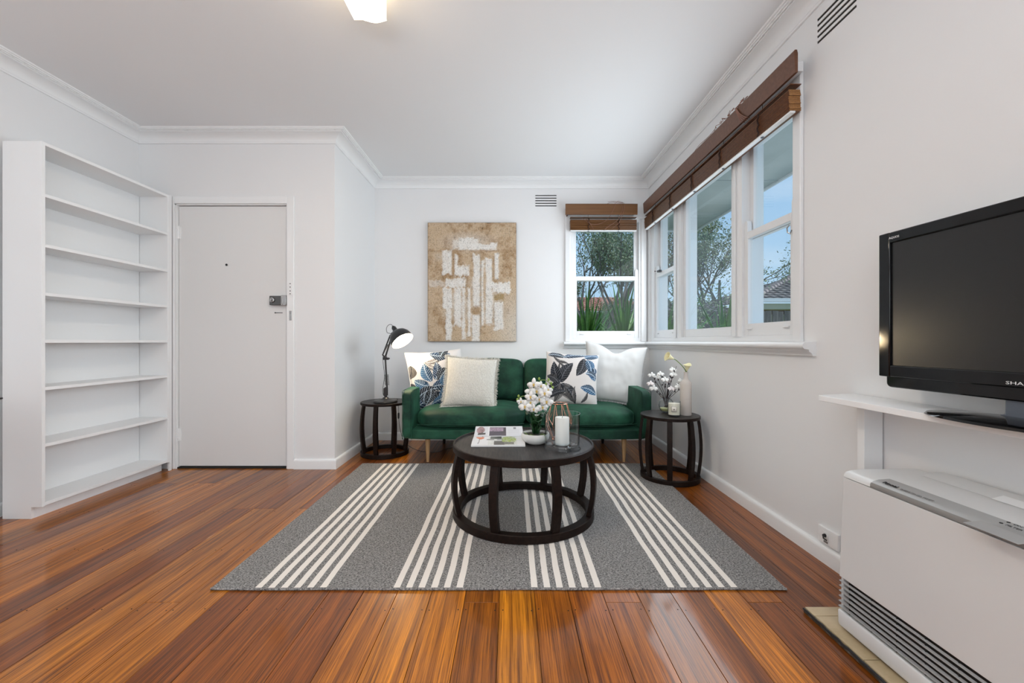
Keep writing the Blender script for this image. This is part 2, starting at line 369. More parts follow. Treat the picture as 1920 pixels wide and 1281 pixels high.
# ---- floor with boards
bm = nb(); box(bm, XL - .15, 1.62, YR - .1, YB + .12, -.12, -.021); floor = st('floor', bm, DARK)
PW = .136; x0 = -.044 - PW * 22
plank_lib = {}
joist = [YR - .02 + .45 * i + .075 for i in range(16)]
joints = {}
row = 0; xx = x0; rnd = random.Random(11)
tones = [(.52, .40, .36), (.70, .56, .50), (1.0, .95, .85), (1.15, 1.12, 1.0), (.85, .75, .66), (1.05, .95, .9), (1.34, 1.26, 1.0), (.60, .46, .40)]
fixed = {22: (1.35, 1.38, 1.2), 21: (.72, .62, .55), 23: (.86, .74, .64), 20: (1.18, 1.12, 1.0), 24: (.9, .75, .68), 19: (1.22, 1.2, 1.05), 18: (1.0, .9, .8), 25: (.95, .8, .75)}
while xx < 1.47:
    a = max(xx, XL - .02); b = min(xx + PW, 1.60)
    if b - a > .01:
        cuts = sorted(rnd.sample([j for j in joist if -1.6 < j < 3.9], 2))
        if cuts[1] - cuts[0] < 1.2: cuts = [cuts[0]]
        ends = [YR - .02] + cuts + [(YB if b > XJ else YD) + .02]
        for y0_, y1_ in zip(ends, ends[1:]):
            key = (round(b - a, 4), round(y1_ - y0_, 4))
            if key not in plank_lib:
                bm = nb(); w2, l2 = (b - a) / 2, (y1_ - y0_) / 2
                A = [(-w2 + .0008, -l2 + .0008), (w2 - .0008, -l2 + .0008), (w2 - .0008, l2 - .0008), (-w2 + .0008, l2 - .0008)]
                t_ = .0007
                lo = [bm.verts.new((p[0], p[1], -.02)) for p in A]; md = [bm.verts.new((p[0], p[1], -t_)) for p in A]
                tp = [bm.verts.new((p[0] - math.copysign(t_, p[0]), p[1] - math.copysign(t_, p[1]), 0)) for p in A]
                for q in range(4):
                    r_ = (q + 1) % 4
                    bm.faces.new((lo[q], lo[r_], md[r_], md[q])); bm.faces.new((md[q], md[r_], tp[r_], tp[q]))
                bm.faces.new(tp); bm.faces.new(lo[::-1])
                bmesh.ops.recalc_face_normals(bm, faces=bm.faces)
                me = bpy.data.meshes.new('floor_board'); bm.to_mesh(me); bm.free(); me.materials.append(PLANK); plank_lib[key] = me
            o = new_obj('floor_board', plank_lib[key], floor); o.location = ((a + b) / 2, (y0_ + y1_) / 2, rnd.uniform(-.0003, .0003))
            c = fixed.get(row) or rnd.choice(tones)
            v = rnd.uniform(.9, 1.1); o.color = (c[0] * v, c[1] * v, c[2] * v, 1)
    xx += PW; row += 1
bm = nb()                                      # the punched nails along each joist
for j in joist:
    for n in range(34):
        for s in (.014, PW - .014):
            X = x0 + PW * n + s
            if XL < X < 1.42 and j < (YB if X > XJ else YD):
                lathe(bm, [(0, .0006), (.0026, .0006), (.0028, -.001)], 6, (X + rnd.uniform(-.003, .003), j - .045 + rnd.uniform(-.006, .006), 0))
build('nail_head', bm, DARK, floor, smooth=0, kind='stuff')

# ---- walls (each one mesh, built round its opening)
bm = nb(); box(bm, XL - .12, XL, YR - .12, YD + .12, 0, H); st('wall_left', bm, WALL)
DX0, DX1, DZ = -2.635, -1.757, 2.078            # door opening
bm = nb(); box(bm, XL - .12, DX0, YD, YD + .12, 0, H); box(bm, DX1, XJ - .12, YD, YD + .12, 0, H); box(bm, DX0, DX1, YD, YD + .12, DZ, H)
st('wall_entry', bm, WALL)
bm = nb(); box(bm, XJ - .12, XJ, YD, YB + .12, 0, H); st('wall_return', bm, WALL)
BW = (.585, 1.345, 1.015, 2.26)                  # back window opening x0 x1 z0 z1
bm = nb(); box(bm, XJ, BW[0], YB, YB + .12, 0, H); box(bm, BW[1], XR, YB, YB + .12, 0, H); box(bm, BW[0], BW[1], YB, YB + .12, 0, BW[2]); box(bm, BW[0], BW[1], YB, YB + .12, BW[3], H)
st('wall_back', bm, WALL)
RY = (2.085, 4.185)                             # right window opening
bm = nb(); box(bm, XR, XR + .12, YR - .2, RY[0], 0, H); box(bm, XR, XR + .12, RY[1], YB + .12, 0, H); box(bm, XR, XR + .12, RY[0], RY[1], 0, 1.015); box(bm, XR, XR + .12, RY[0], RY[1], 2.26, H)
rw(st('wall_right', bm, WALL))
bm = nb(); box(bm, XL - .12, 1.6, YR - .12, YR, 0, H); st('wall_behind', bm, WALL)
bm = nb(); box(bm, XL - .12, 1.60, YR - .12, YB + .12, H, H + .1); st('ceiling', bm, CEILM)

# ---- cornice, skirting: mitred runs round the room
poly = [Vector((XR + SL * (YB - YR), YR)), Vector((XR, YB)), Vector((XJ, YB)), Vector((XJ, YD)), Vector((XL, YD)), Vector((XL, YR))]
def mitre(i, d):
    p = poly[i]; a = (p - poly[i - 1]).normalized(); b = (poly[(i + 1) % len(poly)] - p).normalized()
    na = Vector((-a.y, a.x)); nb_ = Vector((-b.y, b.x)); m = (na + nb_); m = m / (1 + na.dot(nb_))
    return p + m * d
def run(i, prof):
    bm = nb(); A = []; B = []
    for d, z in prof:
        q = mitre(i, d); A.append(bm.verts.new((q.x, q.y, z))); q = mitre((i + 1) % len(poly), d); B.append(bm.verts.new((q.x, q.y, z)))
    n = len(prof)
    for k in range(n): bm.faces.new((A[k], A[(k + 1) % n], B[(k + 1) % n], B[k]))
    bm.faces.new(A); bm.faces.new(B[::-1]); return bm
cp = [(0, 2.552), (.010, 2.552), (.012, 2.562)]
for k in range(7):
    a = k / 6 * PI / 2; cp.append((.014 + .068 * (1 - math.cos(a)), 2.563 + .046 * math.sin(a)))
cp += [(.086, 2.609), (.088, 2.618), (.108, 2.619), (.110, 2.624), (.118, 2.625), (.122, 2.632), (0, 2.632)]
for i, nm in enumerate(['trim_1', 'trim_2', 'trim_3', 'trim_4', 'trim_5', 'trim_6']):
    c = st(nm, run(i, cp), TRIM, smooth=25)
    bm = nb(); a = mitre(i, .096); b = mitre((i + 1) % 6, .096); L_ = (b - a).length; n = int(L_ / .058)
    ang = math.atan2((b - a).y, (b - a).x)
    for k in range(n):
        q = a + (b - a) * ((k + .5) / n)
        M = Matrix.Rotation(ang, 3, 'Z') @ Matrix.Diagonal((L_ / n * .53, .0045, .0055))
        lathe(bm, [(0, -1), (.7, -.7), (1, 0), (.7, .7), (0, 1)], 8, (q.x, q.y, 2.617), M)
    build('bead', bm, TRIM, c, kind='stuff')
def skirt(name, p0, p1, nrm, h=.078, t=.018, e0=0, e1=0):
    """skirting between two floor points; nrm points into the room"""
    p0 = Vector(p0); p1 = Vector(p1); d = (p1 - p0).normalized(); nrm = Vector(nrm)
    pf = [(0, 0), (t, 0), (t, h - .020), (t * .93, h - .010), (t * .65, h - .003), (.004, h), (0, h)]
    bm = nb(); A = []; B = []
    for o_, z in pf:
        a = p0 + nrm * o_ + d * (e0 * o_); b = p1 + nrm * o_ - d * (e1 * o_)
        A.append(bm.verts.new((a.x, a.y, z))); B.append(bm.verts.new((b.x, b.y, z)))
    n = len(pf)
    for k in range(n): bm.faces.new((A[k], A[(k + 1) % n], B[(k + 1) % n], B[k]))
    bm.faces.new(A); bm.faces.new(B[::-1]); return st(name, bm, TRIM, smooth=35)
skirt('baseboard_right', (XR + SL * (YB - YR), YR), (XR, YB), (-1, 0), e1=1)
skirt('baseboard_back', (XR, YB), (XJ, YB), (0, -1), e0=1, e1=1)
skirt('baseboard_return', (XJ, YB), (XJ, YD), (1, 0), e0=1, e1=-1)
skirt('baseboard_entry', (XJ, YD), (DX1 + .058, YD), (0, -1), e0=-1)
skirt('baseboard_left', (XL, YD), (XL, YR), (1, 0))

# ---- entrance door
d = empty('door_1', ((DX0 + DX1) / 2, YD, 0), kind='structure')
cx = (DX0 + DX1) / 2
bm = nb(); box(bm, DX0 + .012 - cx, DX1 - .008 - cx, .018, .056, .016, DZ - .010); leaf = build('door_leaf', bm, DOORM, d, bevel=.002)
def arch(x0_, x1_, z0_, z1_):
    bm = nb(); box(bm, x0_, x1_, -.016, .0, z0_, z1_); return bm
w = .060
bm = nb()
for (a, b, c_, e) in ((DX0 - w - cx, DX0 - cx - .002, 0, DZ + w), (DX1 + .002 - cx, DX1 + w - cx, 0, DZ + w), (DX0 - .002 - cx, DX1 + .002 - cx, DZ + .002, DZ + w)):
    box(bm, a, b, -.016, .0, c_, e)
build('architrave', bm, TRIM, d, bevel=.004)
bm = nb()
box(bm, DX0 - .001 - cx, DX0 + .009 - cx, -.004, .11, 0, DZ); box(bm, DX1 - .005 - cx, DX1 + .001 - cx, -.004, .11, 0, DZ); box(bm, DX0 - cx, DX1 - cx, -.004, .11, DZ - .006, DZ + .001)
build('door_jamb', bm, TRIM, d)
bm = nb(); box(bm, DX0 - cx, DX1 - cx, .004, .11, .0005, .010); build('threshold', bm, DARK, d)
bm = nb(); box(bm, DX0 - cx, DX1 - cx, .10, .12, 0, DZ); build('doorway_backing', bm, DARK, d)  # dark sheet closing the whole doorway behind the leaf
for zz in (1.86, .265):
    bm = nb(); tube(bm, [(DX0 + .012 - cx, .012, zz - .05), (DX0 + .012 - cx, .012, zz + .05)], .008, 8)
    box(bm, DX0 + .012 - cx, DX0 + .032 - cx, .013, .019, zz - .047, zz + .047)
    for q in (-.03, -.01, .01, .03): torus(bm, (DX0 + .012 - cx, .012, zz + q), .008, .0015, 8, 4)
    build('hinge', bm, TRIM, d)
bm = nb(); lathe(bm, [(0, 0), (.007, 0), (.009, .004), (0, .004)], 12, (-2.243 - cx, .014, 1.605), Matrix.Rotation(R(90), 3, 'X')); build('peephole', bm, BLACKM, leaf)
# rim lock
bm = nb(); box(bm, -1.892 - cx, -1.797 - cx, -.012, .018, 1.285, 1.358); lk = build('rim_lock', bm, BRONZE, leaf, bevel=.003)
bm = nb(); lathe(bm, [(0, .022), (.008, .022), (.010, .012), (.019, .010), (.022, 0), (0, 0)], 20, (-1.868 - cx, -.012, 1.325), Matrix.Rotation(R(90), 3, 'X')); build('lock_cylinder', bm, CHROME, lk)
bm = nb(); box(bm, -1.798 - cx, -1.757 - cx, -.020, -.001, 1.282, 1.362); box(bm, -1.789 - cx, -1.782 - cx, -.023, -.019, 1.285, 1.359); build('lock_keep', bm, CHROME, d, bevel=.002)
bm = nb(); box(bm, -1.862 - cx, -1.803 - cx, .0145, .018, 1.225, 1.229); ball(bm, (-1.862 - cx, .016, 1.227), .005, 6); build('bolt_slot', bm, DARK, leaf)
bm = nb(); box(bm, -1.737 - cx, -1.708 - cx, -.020, -.015, 1.365, 1.460)
st_ = build('strike_plate', bm, TRIM, d, bevel=.001)
bm = nb()
for zz in (1.373, 1.395, 1.425, 1.452): lathe(bm, [(0, .002), (.004, .002), (.004, 0)], 8, (-1.724 - cx, -.020, zz), Matrix.Rotation(R(90), 3, 'X'))
build('screw', bm, BLACKM, st_)
bm = nb(); box(bm, -1.733 - cx, -1.715 - cx, -.0185, -.0155, 1.165, 1.240); ball(bm, (-1.724 - cx, -.0185, 1.222), .005, 6); build('key_chain_plate', bm, CHROME, d, bevel=.001)

# ---- wall vents
def vent(name, n=5, w_=.215):
    e = empty(name, kind='structure')
    bm = nb(); box(bm, -w_ / 2, w_ / 2, 0, .001, -.072, .072); 
    for k in range(n):                          # local: x along the wall, -y into the room
        z = (k - (n - 1) / 2) * .0262
        b = nb(); box(b, -w_ / 2, w_ / 2, -.0015, .004, z - .0045, z + .0035); s_ = build('vent_slot', b, DARK, e)
        b = nb(); prism(b, [(-.0045, z + .0035), (-.0005, z + .0085), (.001, z + .0085), (.001, z + .0035)], 'x', -w_ / 2, w_ / 2); build('vent_louvre', b, WALL, e)
    bm.free(); return e
v = vent('trim_7'); v.location = (.355, YB, 2.430)
v = vent('trim_8'); v.location = (XR, 1.838, 2.440); v.rotation_euler = (0, 0, R(-90)); rw(v)

# ---- back window (double hung)
GY = .052
def frame_rect(bm, x0, x1, z0, z1, t, y0, y1, bot=None, top=None):
    bot = t if bot is None else bot; top = t if top is None else top
    box(bm, x0, x0 + t, y0, y1, z0, z1); box(bm, x1 - t, x1, y0, y1, z0, z1); box(bm, x0 + t, x1 - t, y0, y1, z0, z0 + bot); box(bm, x0 + t, x1 - t, y0, y1, z1 - top, z1)
def dh_sash(parent, x0, x1, z0, zm, z1, locks=True):
    """a double-hung pair in local coordinates: x along the wall, y outward"""
    b = nb(); frame_rect(b, x0, x1, zm - .022, z1, .036, .050, .078, bot=.030); u = build('upper_sash', b, FRAMEM, parent, bevel=.002)
    b = nb(); box(b, x0 + .03, x1 - .03, .063, .066, zm, z1 - .03); build('pane', b, PANE, u, smooth=0)
    b = nb(); frame_rect(b, x0, x1, z0, zm + .022, .040, .014, .044, bot=.072, top=.042); l = build('lower_sash', b, FRAMEM, parent, bevel=.002)
    b = nb(); box(b, x0 + .034, x1 - .034, .028, .031, z0 + .06, zm - .012); build('pane', b, PANE, l, smooth=0)
    for q in (.14, .86):                        # sash lifts
        xq = x0 + (x1 - x0) * q; b = nb(); box(b, xq - .022, xq + .022, .002, .014, z0 + .038, z0 + .046); build('sash_lift', b, FRAMEM, l, bevel=.002)
    for xq in (x0 + .017, x1 - .017):           # horns above the meeting rail
        b = nb(); prism(b, [(xq - .016, zm + .02), (xq + .016, zm + .02), (xq + .016, zm + .075), (xq + .008, zm + .092), (xq - .008, zm + .092), (xq - .016, zm + .075)], 'y', .016, .042); build('sash_horn', b, FRAMEM, l)
    return u, l
w1 = empty('window_1', (0, YB, 0), kind='structure')
b = nb()
frame_rect(b, BW[0], BW[1], BW[2], BW[3], .045, -.002, .145, bot=.02)
build('window_frame', b, FRAMEM, w1, bevel=.002)
dh_sash(w1, .632, 1.300, 1.035, 1.642, 2.215)
b = nb(); prism(b, [(.548, 1.0), (.600, 1.0), (.600, 2.28), (.548, 2.28)], 'y', -.020, .0); box(b, .60, 1.37, -.020, 0, 2.24, 2.30); box(b, 1.318, 1.372, -.020, 0, 1.0, 2.24)
build('architrave', b, FRAMEM, w1, bevel=.005)
b = nb(); prof = [(0, .932), (-.018, .932), (-.022, .945), (-.034, .952), (-.036, .962), (-.058, .966), (-.064, .975), (-.064, .985), (-.056, .996), (.02, 1.002), (.02, .932)]
prism(b, prof, 'x', .532, 1.39); build('window_sill', b, FRAMEM, w1, smooth=50)
# ---- corner post and right window
w2 = empty('window_2', (XR, YB, 0), kind='structure'); w2.rotation_euler = (0, 0, R(-90)); rw(w2)
# local: x = distance from the corner towards the camera, y = outward
def U(Y): return YB - Y
X1 = U(RY[0])
b = nb(); box(b, U(RY[1]), X1, -.002, .135, 1.0, 1.035); box(b, U(RY[1]), X1, -.002, .135, 2.215, 2.26); box(b, U(RY[1]) , U(4.105), -.004, .135, 1.0, 2.26); box(b, U(2.115), X1, -.002, .135, 1.0, 2.26)
build('window_frame', b, FRAMEM, w2, bevel=.002)
for (ya, yb_) in ((3.625, 3.475), (2.69, 2.575)):
    b = nb(); xa, xb = U(ya), U(yb_)
    prism(b, [(xa, .0), (xa + .012, -.006), (xa + .022, -.010), (xb - .022, -.010), (xb - .012, -.006), (xb, .0), (xb, .135), (xa, .135)], 'z', 1.03, 2.22)
    build('mullion', b, FRAMEM, w2, smooth=0)
    b = nb(); box(b, (xa + xb) / 2 - .014, (xa + xb) / 2 + .014, -.018, -.010, 1.03, 2.22); build('mullion_bead', b, FRAMEM, w2, bevel=.004)
dh_sash(w2, U(4.105), U(3.625), 1.035, 1.642, 2.215)
dh_sash(w2, U(2.575), U(2.115), 1.035, 1.642, 2.215)
b = nb(); frame_rect(b, U(3.475), U(2.69), 1.035, 2.215, .045, .020, .060, bot=.062); fx = build('fixed_sash', b, FRAMEM, w2, bevel=.003)
b = nb(); box(b, U(3.44), U(2.725), .040, .043, 1.09, 2.18); build('pane', b, PANE, fx, smooth=0)
for uu in (U(3.95), ):
    b = nb(); box(b, uu - .03, uu + .012, -.016, .012, 1.655, 1.675); ball(b, (uu - .034, -.030, 1.667), .010, 8); tube(b, [(uu - .03, -.02, 1.667), (uu - .03, .012, 1.667)], .005, 6); build('sash_catch', b, BRONZE, w2)
b = nb(); box(b, U(2.092), U(2.035), -.020, .0, .99, 2.365); box(b, U(4.20), U(2.092), -.020, 0, 2.25, 2.365); box(b, .02, U(4.18), -.02, 0, .99, 2.26)
build('architrave', b, FRAMEM, w2, bevel=.005)
b = nb(); pr2 = [(y, z) for y, z in prof]
A = []; B = []
for y, z in pr2: A.append(b.verts.new((max(.0, -y * 0 + .0), y, z))); B.append(b.verts.new((U(1.955), y, z)))
n = len(pr2)
for k in range(n): b.faces.new((A[k], A[(k + 1) % n], B[(k + 1) % n], B[k]))
b.faces.new(A); b.faces.new(B[::-1]); build('window_sill', b, FRAMEM, w2, smooth=50)
b = nb(); tube(b, [(U(2.16), .012, 1.60), (U(2.16), .0, 1.585), (U(2.15), -.004, 1.56), (U(2.14), .002, 1.55), (U(2.14), .010, 1.57)], .0035, 6); build('sash_hook', b, CHROME, w2)

# ================================================================== blinds
def blind(name, L_, label, loc, rot, n=13, wood=BLIND, endm=BLINDE, vw=.085):
    """local: x along the window from 0 to L_, -y into the room, z up. Base at z=2.10"""
    e = empty(name, loc, rot, label, 'blind')
    # valance: board with a small lip, back return at the free end
    b = nb(); prism(b, [(-.094, 2.262), (-.082, 2.262), (-.082, 2.352), (-.086, 2.368), (-.096, 2.368), (-.100, 2.360)], 'x', -.005, L_ + .05); va = build('valance', b, BLINDV if wood is BLIND else BLINDB, e, smooth=0)
    if wood is BLINDB:
        b = nb(); box(b, L_ + .034, L_ + .048, -.082, -.004, 2.264, 2.352); build('valance_return', b, BLINDV, e)
    b = nb(); box(b, 0, L_, -.070, -.022, 2.300, 2.345); build('headrail', b, FRAMEM, e)
    b = nb(); box(b, .0, L_, -.084, -.030, 2.236, 2.2395); build('slat', b, wood, e)
    b0 = None
    for k in range(n):
        z = 2.112 + k * .0078; off = rnd.uniform(-.0012, .0012) - (.004 if k < 3 else 0) * (3 - k) / 3 * -1
        b = nb(); prism(b, [(-.088 + off, z), (-.034 + off, z), (-.032 + off, z + .003), (-.034 + off, z + .0066), (-.088 + off, z + .0066), (-.091 + off, z + .003)], 'x', .0 + rnd.uniform(0, .002), L_ - rnd.uniform(0, .003), 0)
        for f in b.faces:
            if abs(f.calc_center_median().x - L_) < .01: f.material_index = 1
        build('slat', b, [wood, endm], e, smooth=0)
    b = nb(); box(b, 0, L_, -.084, -.058, 2.100, 2.110); build('bottom_rail', b, FRAMEM, e, bevel=.002)
    k = max(2, int(L_ / .36)); 
    for q in range(k):
        x = L_ * (q + .6) / (k + .2)
        b = nb(); tube(b, [(x + .008 * math.sin(z * 140), -.0945, z) for z in np.linspace(2.105, 2.222, 9)], .0042, 6); build('ladder_cord', b, LADDER, e)
        b = nb(); tube(b, [(x, -.066, 2.34), (x, -.070, 2.22)], .0012, 5); build('lift_cord', b, LADDER, e)
        b = nb(); lathe(b, [(0, -.004), (.007, -.004), (.008, 0), (0, 0)], 10, (x, -.07, 2.100)); torus(b, (x + .01, -.07, 2.092), .008, .0012, 10, 4, tilt=Matrix.Rotation(R(70), 3, 'Y')); build('cord_button', b, TVN, e)
    return e
e1 = blind('timber_blind', .66, 'brown timber venetian blind raised above the small back window, its cord looped over the valance', (.592, YB, 0), (0, 0, 0), wood=BLINDB)
# mirror so the free (left) end carries the return: the blind runs from the corner leftwards
for ch in e1.children:
    if ch.name.startswith('valance_return'): ch.location.x = -(.66 + .034) - .036
    if ch.name.startswith('valance') and not ch.name.startswith('valance_return'): ch.location.x = -.045
e2 = blind('timber_blind', 2.115, 'long brown timber venetian blind raised above the three right-hand windows, cords knotted round its valance', (XR, YB - .125, 0), (0, 0, R(-90)))
rw(e2)
# cords lying over the valances
def cord(parent, pts, r=.0018):
    # catmull-rom
    P = [Vector(p) for p in pts]; out = []
    for i in range(len(P) - 1):
        p0, p1, p2, p3 = P[max(i - 1, 0)], P[i], P[i + 1], P[min(i + 2, len(P) - 1)]
        for t in np.linspace(0, 1, 6, endpoint=False):
            out.append(.5 * ((2 * p1) + (-p0 + p2) * t + (2 * p0 - 5 * p1 + 4 * p2 - p3) * t * t + (-p0 + 3 * p1 - 3 * p2 + p3) * t ** 3))
    out.append(P[-1]); b = nb(); tube(b, out, r, 5); return build('pull_cord', b, CORD, parent)
cord(e1, [(.11, -.06, 2.24), (.12, -.098, 2.22), (.22, -.104, 2.16), (.34, -.106, 2.19), (.42, -.108, 2.30), (.44, -.104, 2.372), (.40, -.09, 2.380), (.36, -.08, 2.37)])
cord(e1, [(.14, -.07, 2.245), (.18, -.100, 2.19), (.23, -.102, 2.11)])
cord(e1, [(.52, -.08, 2.374), (.50, -.104, 2.372), (.51, -.106, 2.30), (.46, -.106, 2.20), (.36, -.102, 2.13), (.33, -.100, 2.10)])
cord(e1, [(.50, -.09, 2.378), (.53, -.104, 2.365), (.52, -.107, 2.28), (.48, -.106, 2.18), (.41, -.102, 2.12)])
cord(e1, [(.37, -.095, 2.385), (.43, -.100, 2.39), (.50, -.100, 2.375), (.45, -.09, 2.38), (.48, -.09, 2.395), (.53, -.1, 2.372)])
for k in range(4):
    x = 1.72 + k * .016
    cord(e2, [(x, -.078, 2.262), (x + .01, -.104, 2.262 - .004), (x - .02 - .01 * k, -.106, 2.31), (x - .05 - .012 * k, -.104, 2.366), (x - .06, -.088, 2.374), (x - .05, -.076, 2.36)], .0022)
rr = random.Random(3)
for k in range(4):
    pts = []; x = 1.40 + .09 * k
    for q in range(9):
        pts.append((x + .02 * q * .5 + rr.uniform(-.03, .03), -.09 + rr.uniform(-.012, .012), 2.372 + abs(math.sin(q * 1.3 + k)) * .022 + (.002 if q % 2 else 0)))
    cord(e2, pts, .0016)
cord(e2, [(1.10, -.09, 2.372), (1.2, -.1, 2.374), (1.3, -.09, 2.378), (1.42, -.098, 2.376)], .0016)

# ================================================================== bookcase
bc = empty('bookcase', (-2.641, 2.80, 0), (0, 0, 0), 'tall white open bookcase with seven bays against the left wall beside the door', 'bookcase')
# local: +x is the front
D, y0_, y1_ = .222, 2.357 - 2.80, 3.238 - 2.80
b = nb(); prism(b, [(-D, 0), (-.06, 0), (-.06, .066), (0, .066), (0, 2.130), (-D, 2.130)], 'y', y0_, y0_ + .018); build('side_panel', b, CABM, bc, bevel=.0008)
b = nb(); prism(b, [(-D, 0), (-.06, 0), (-.06, .066), (0, .066), (0, 2.130), (-D, 2.130)], 'y', y1_ - .018, y1_); build('side_panel', b, CABM, bc, bevel=.0008)
b = nb(); box(b, -D, -D + .006, y0_ + .018, y1_ - .021, .07, 2.13); build('back_panel', b, CABM, bc)
b = nb(); box(b, -D - .001, -D + .0015, y1_ - .0215, y1_ - .0178, .08, 2.11); build('back_gap', b, DARK, bc)
b = nb(); box(b, -.072, -.060, y0_ + .018, y1_ - .018, 0, .066); build('kickboard', b, CABM, bc)
for k, z in enumerate((2.130, 1.838, 1.553, 1.278, 1.010, .741, .420, .088)):
    b = nb(); box(b, -D + .006, -.0005, y0_ + .018, y1_ - .018, z - .018, z); build('shelf', b, CABM, bc, bevel=.0006)
b = nb(); box(b, -.012, .0, y1_ + .0005, y1_ + .022, 0, 2.135); build('filler_strip', b, CABM, bc)

# table whose corner just reaches in at the left edge of the view
ct_ = empty('console_table', (-2.63, 1.50, 0), (0, 0, 0), 'thin dark table top corner just entering at the left edge', 'table')
b = nb(); P_ = []
for (cx_, cy_, a0) in ((.265, .43, 0), (-.265, .43, 90), (-.265, -.43, 180), (.265, -.43, 270)):
    for k in range(5): P_.append((cx_ + .015 * math.cos(R(a0 + 22.5 * k)), cy_ + .015 * math.sin(R(a0 + 22.5 * k))))
prism(b, P_, 'z', .733, .741); build('tabletop', b, BLACKM, ct_, bevel=.002)
for lx in (-.24, .20):
    for ly in (-.38, .36):
        b = nb(); box(b, lx - .012, lx + .012, ly - .012, ly + .012, .0006, .733); build('leg', b, BLACKM, ct_, bevel=.002)

# ================================================================== ceiling light
cl = empty('ceiling_light', (-.672, 1.80, H), (0, 0, 0), 'lit rectangular opal glass light fitting on the ceiling at the top edge', 'ceiling light')
b = nb(); nx, ny = 10, 6
V = {}
for i in range(nx + 1):
    for j in range(ny + 1):
        u = -1 + 2 * i / nx; v_ = -1 + 2 * j / ny
        z = -.098 - .008 * math.sin(u * 3.0 + .6) - .006 * (1 - v_ * v_)
        V[i, j] = b.verts.new((u * .077, v_ * .205, z))
for i in range(nx):
    for j in range(ny): b.faces.new((V[i, j], V[i + 1, j], V[i + 1, j + 1], V[i, j + 1]))
gsh = build('glass_shade', b, SHADEGL, cl, smooth=60); so = gsh.modifiers.new('thick', 'SOLIDIFY'); so.thickness = .004
b = nb(); box(b, .072, .076, -.200, .203, -.094, -.004); box(b, -.076, -.072, -.2, .203, -.094, -.004); box(b, -.072, .072, .199, .203, -.094, -.004); box(b, -.072, .072, -.2, -.196, -.094, -.004)
gm = mat('amber_lit_glass', (.8, .6, .35), .4, emit=((1, .74, .42), 3.0)); build('side_glass', b, gm, cl)
b = nb(); box(b, -.05, .05, -.15, .15, -.02, 0); build('ceiling_plate', b, TRIM, cl, bevel=.003)
light('ceiling_lamp_glow', 'AREA', (-.672, 1.80, H - .125), CEIL_W, (1, .86, .68), (0, 0, 0), shape='RECTANGLE', size=.15, size_y=.40)
light('ceiling_lamp_bulb', 'POINT', (-.672, 1.80, H - .16), 2.2, (1, .80, .58), shadow_soft_size=.04)

# ================================================================== painting
pw, ph = .893, 1.198
pt = empty('canvas_painting', (-.8385 + pw / 2, YB, 1.0), (0, 0, 0), 'abstract tan and white textured canvas hung on the back wall above the sofa', 'painting')
nx, nz_ = 190, 255
xs = np.linspace(0, 1, nx + 1); zs = np.linspace(0, 1, nz_ + 1)
GX, GZ = np.meshgrid(xs, zs)
rs = np.random.RandomState(5)
def vnoise(fx, fy, seed):
    r = np.random.RandomState(seed); g = r.rand(fy + 2, fx + 2); X = GX * fx; Y = GZ * fy; i = X.astype(int); j = Y.astype(int); u = X - i; v = Y - j
    u = u * u * (3 - 2 * u); v = v * v * (3 - 2 * v)
    return (g[j, i] * (1 - u) + g[j, i + 1] * u) * (1 - v) + (g[j + 1, i] * (1 - u) + g[j + 1, i + 1] * u) * v
# picture coordinates of the crop I studied
CXp = 105 + GX * 795; CYp = 1185 - GZ * 1060
tan = np.array(s2l(198, 174, 145)); brn = np.array(s2l(164, 134, 100)); wht = np.array(s2l(232, 228, 222)); pal = np.array(s2l(212, 203, 190)); ochre = np.array(s2l(165, 138, 88))
base = np.zeros(GX.shape + (3,)) + tan
n1 = .5 * vnoise(9, 12, 1) + .3 * vnoise(30, 40, 2) + .2 * vnoise(80, 100, 3)
base += (brn - tan) * np.clip((n1 - .45) * 3.2, 0, 1)[..., None]
base += (pal - base) * (np.clip((CXp - 640) / 260, 0, 1) * np.clip((CYp - 700) / 300, 0, 1) * .8)[..., None]
base += (wht - base) * (np.clip(1 - np.hypot((CXp - 470) / 300, (CYp - 300) / 110), 0, 1) * .5)[..., None]
jag = (vnoise(22, 30, 8) - .5) * 12 + (vnoise(70, 95, 9) - .5) * 9
def wblock(x0, x1, y0, y1, s=1.0, col=wht, soft=16.):
    global base
    dx = np.minimum(CXp - x0, x1 - CXp) + 6 + jag; dy = np.minimum(CYp - y0, y1 - CYp) + 9 + jag * 2.2
    m = np.clip(np.minimum(dx, dy) / soft, 0, 1) * s * (.80 + .35 * vnoise(60, 80, 12))
    base = base + (col - base) * np.clip(m, 0, 1)[..., None]
wblock(380, 560, 262, 370, .9); wblock(470, 725, 318, 372, 1.0); wblock(330, 460, 290, 360, .6)
wblock(110, 900, 372, 384, .7, brn)
for a in [(160, 320, 400, 470), (240, 600, 640, 690), (600, 790, 640, 1000), (230, 500, 760, 1000), (480, 590, 600, 900)]: wblock(*a, s=.45, soft=50., col=pal)
for a in [(235, 322, 382, 580), (345, 376, 415, 580), (345, 482, 505, 602), (510, 577, 402, 620), (622, 684, 446, 760), (704, 742, 402, 628), (262, 450, 625, 702), (240, 322, 700, 900), (265, 322, 880, 1180), (340, 408, 705, 1045), (412, 442, 705, 1165), (462, 492, 705, 1125), (508, 573, 615, 872), (500, 572, 948, 1182), (584, 610, 470, 1045), (622, 690, 740, 1035), (680, 842, 660, 752), (700, 782, 828, 1085), (115, 262, 645, 692), (742, 842, 690, 750)]:
    wblock(*a, s=.95 if a[0] > 120 else .5)
wblock(700, 790, 762, 822, .8, ochre); wblock(505, 575, 875, 945, .7, brn); wblock(322, 344, 385, 600, .7, brn); wblock(684, 702, 430, 640, .7, brn); wblock(575, 583, 400, 1185, .6, np.array(s2l(110, 95, 80)))
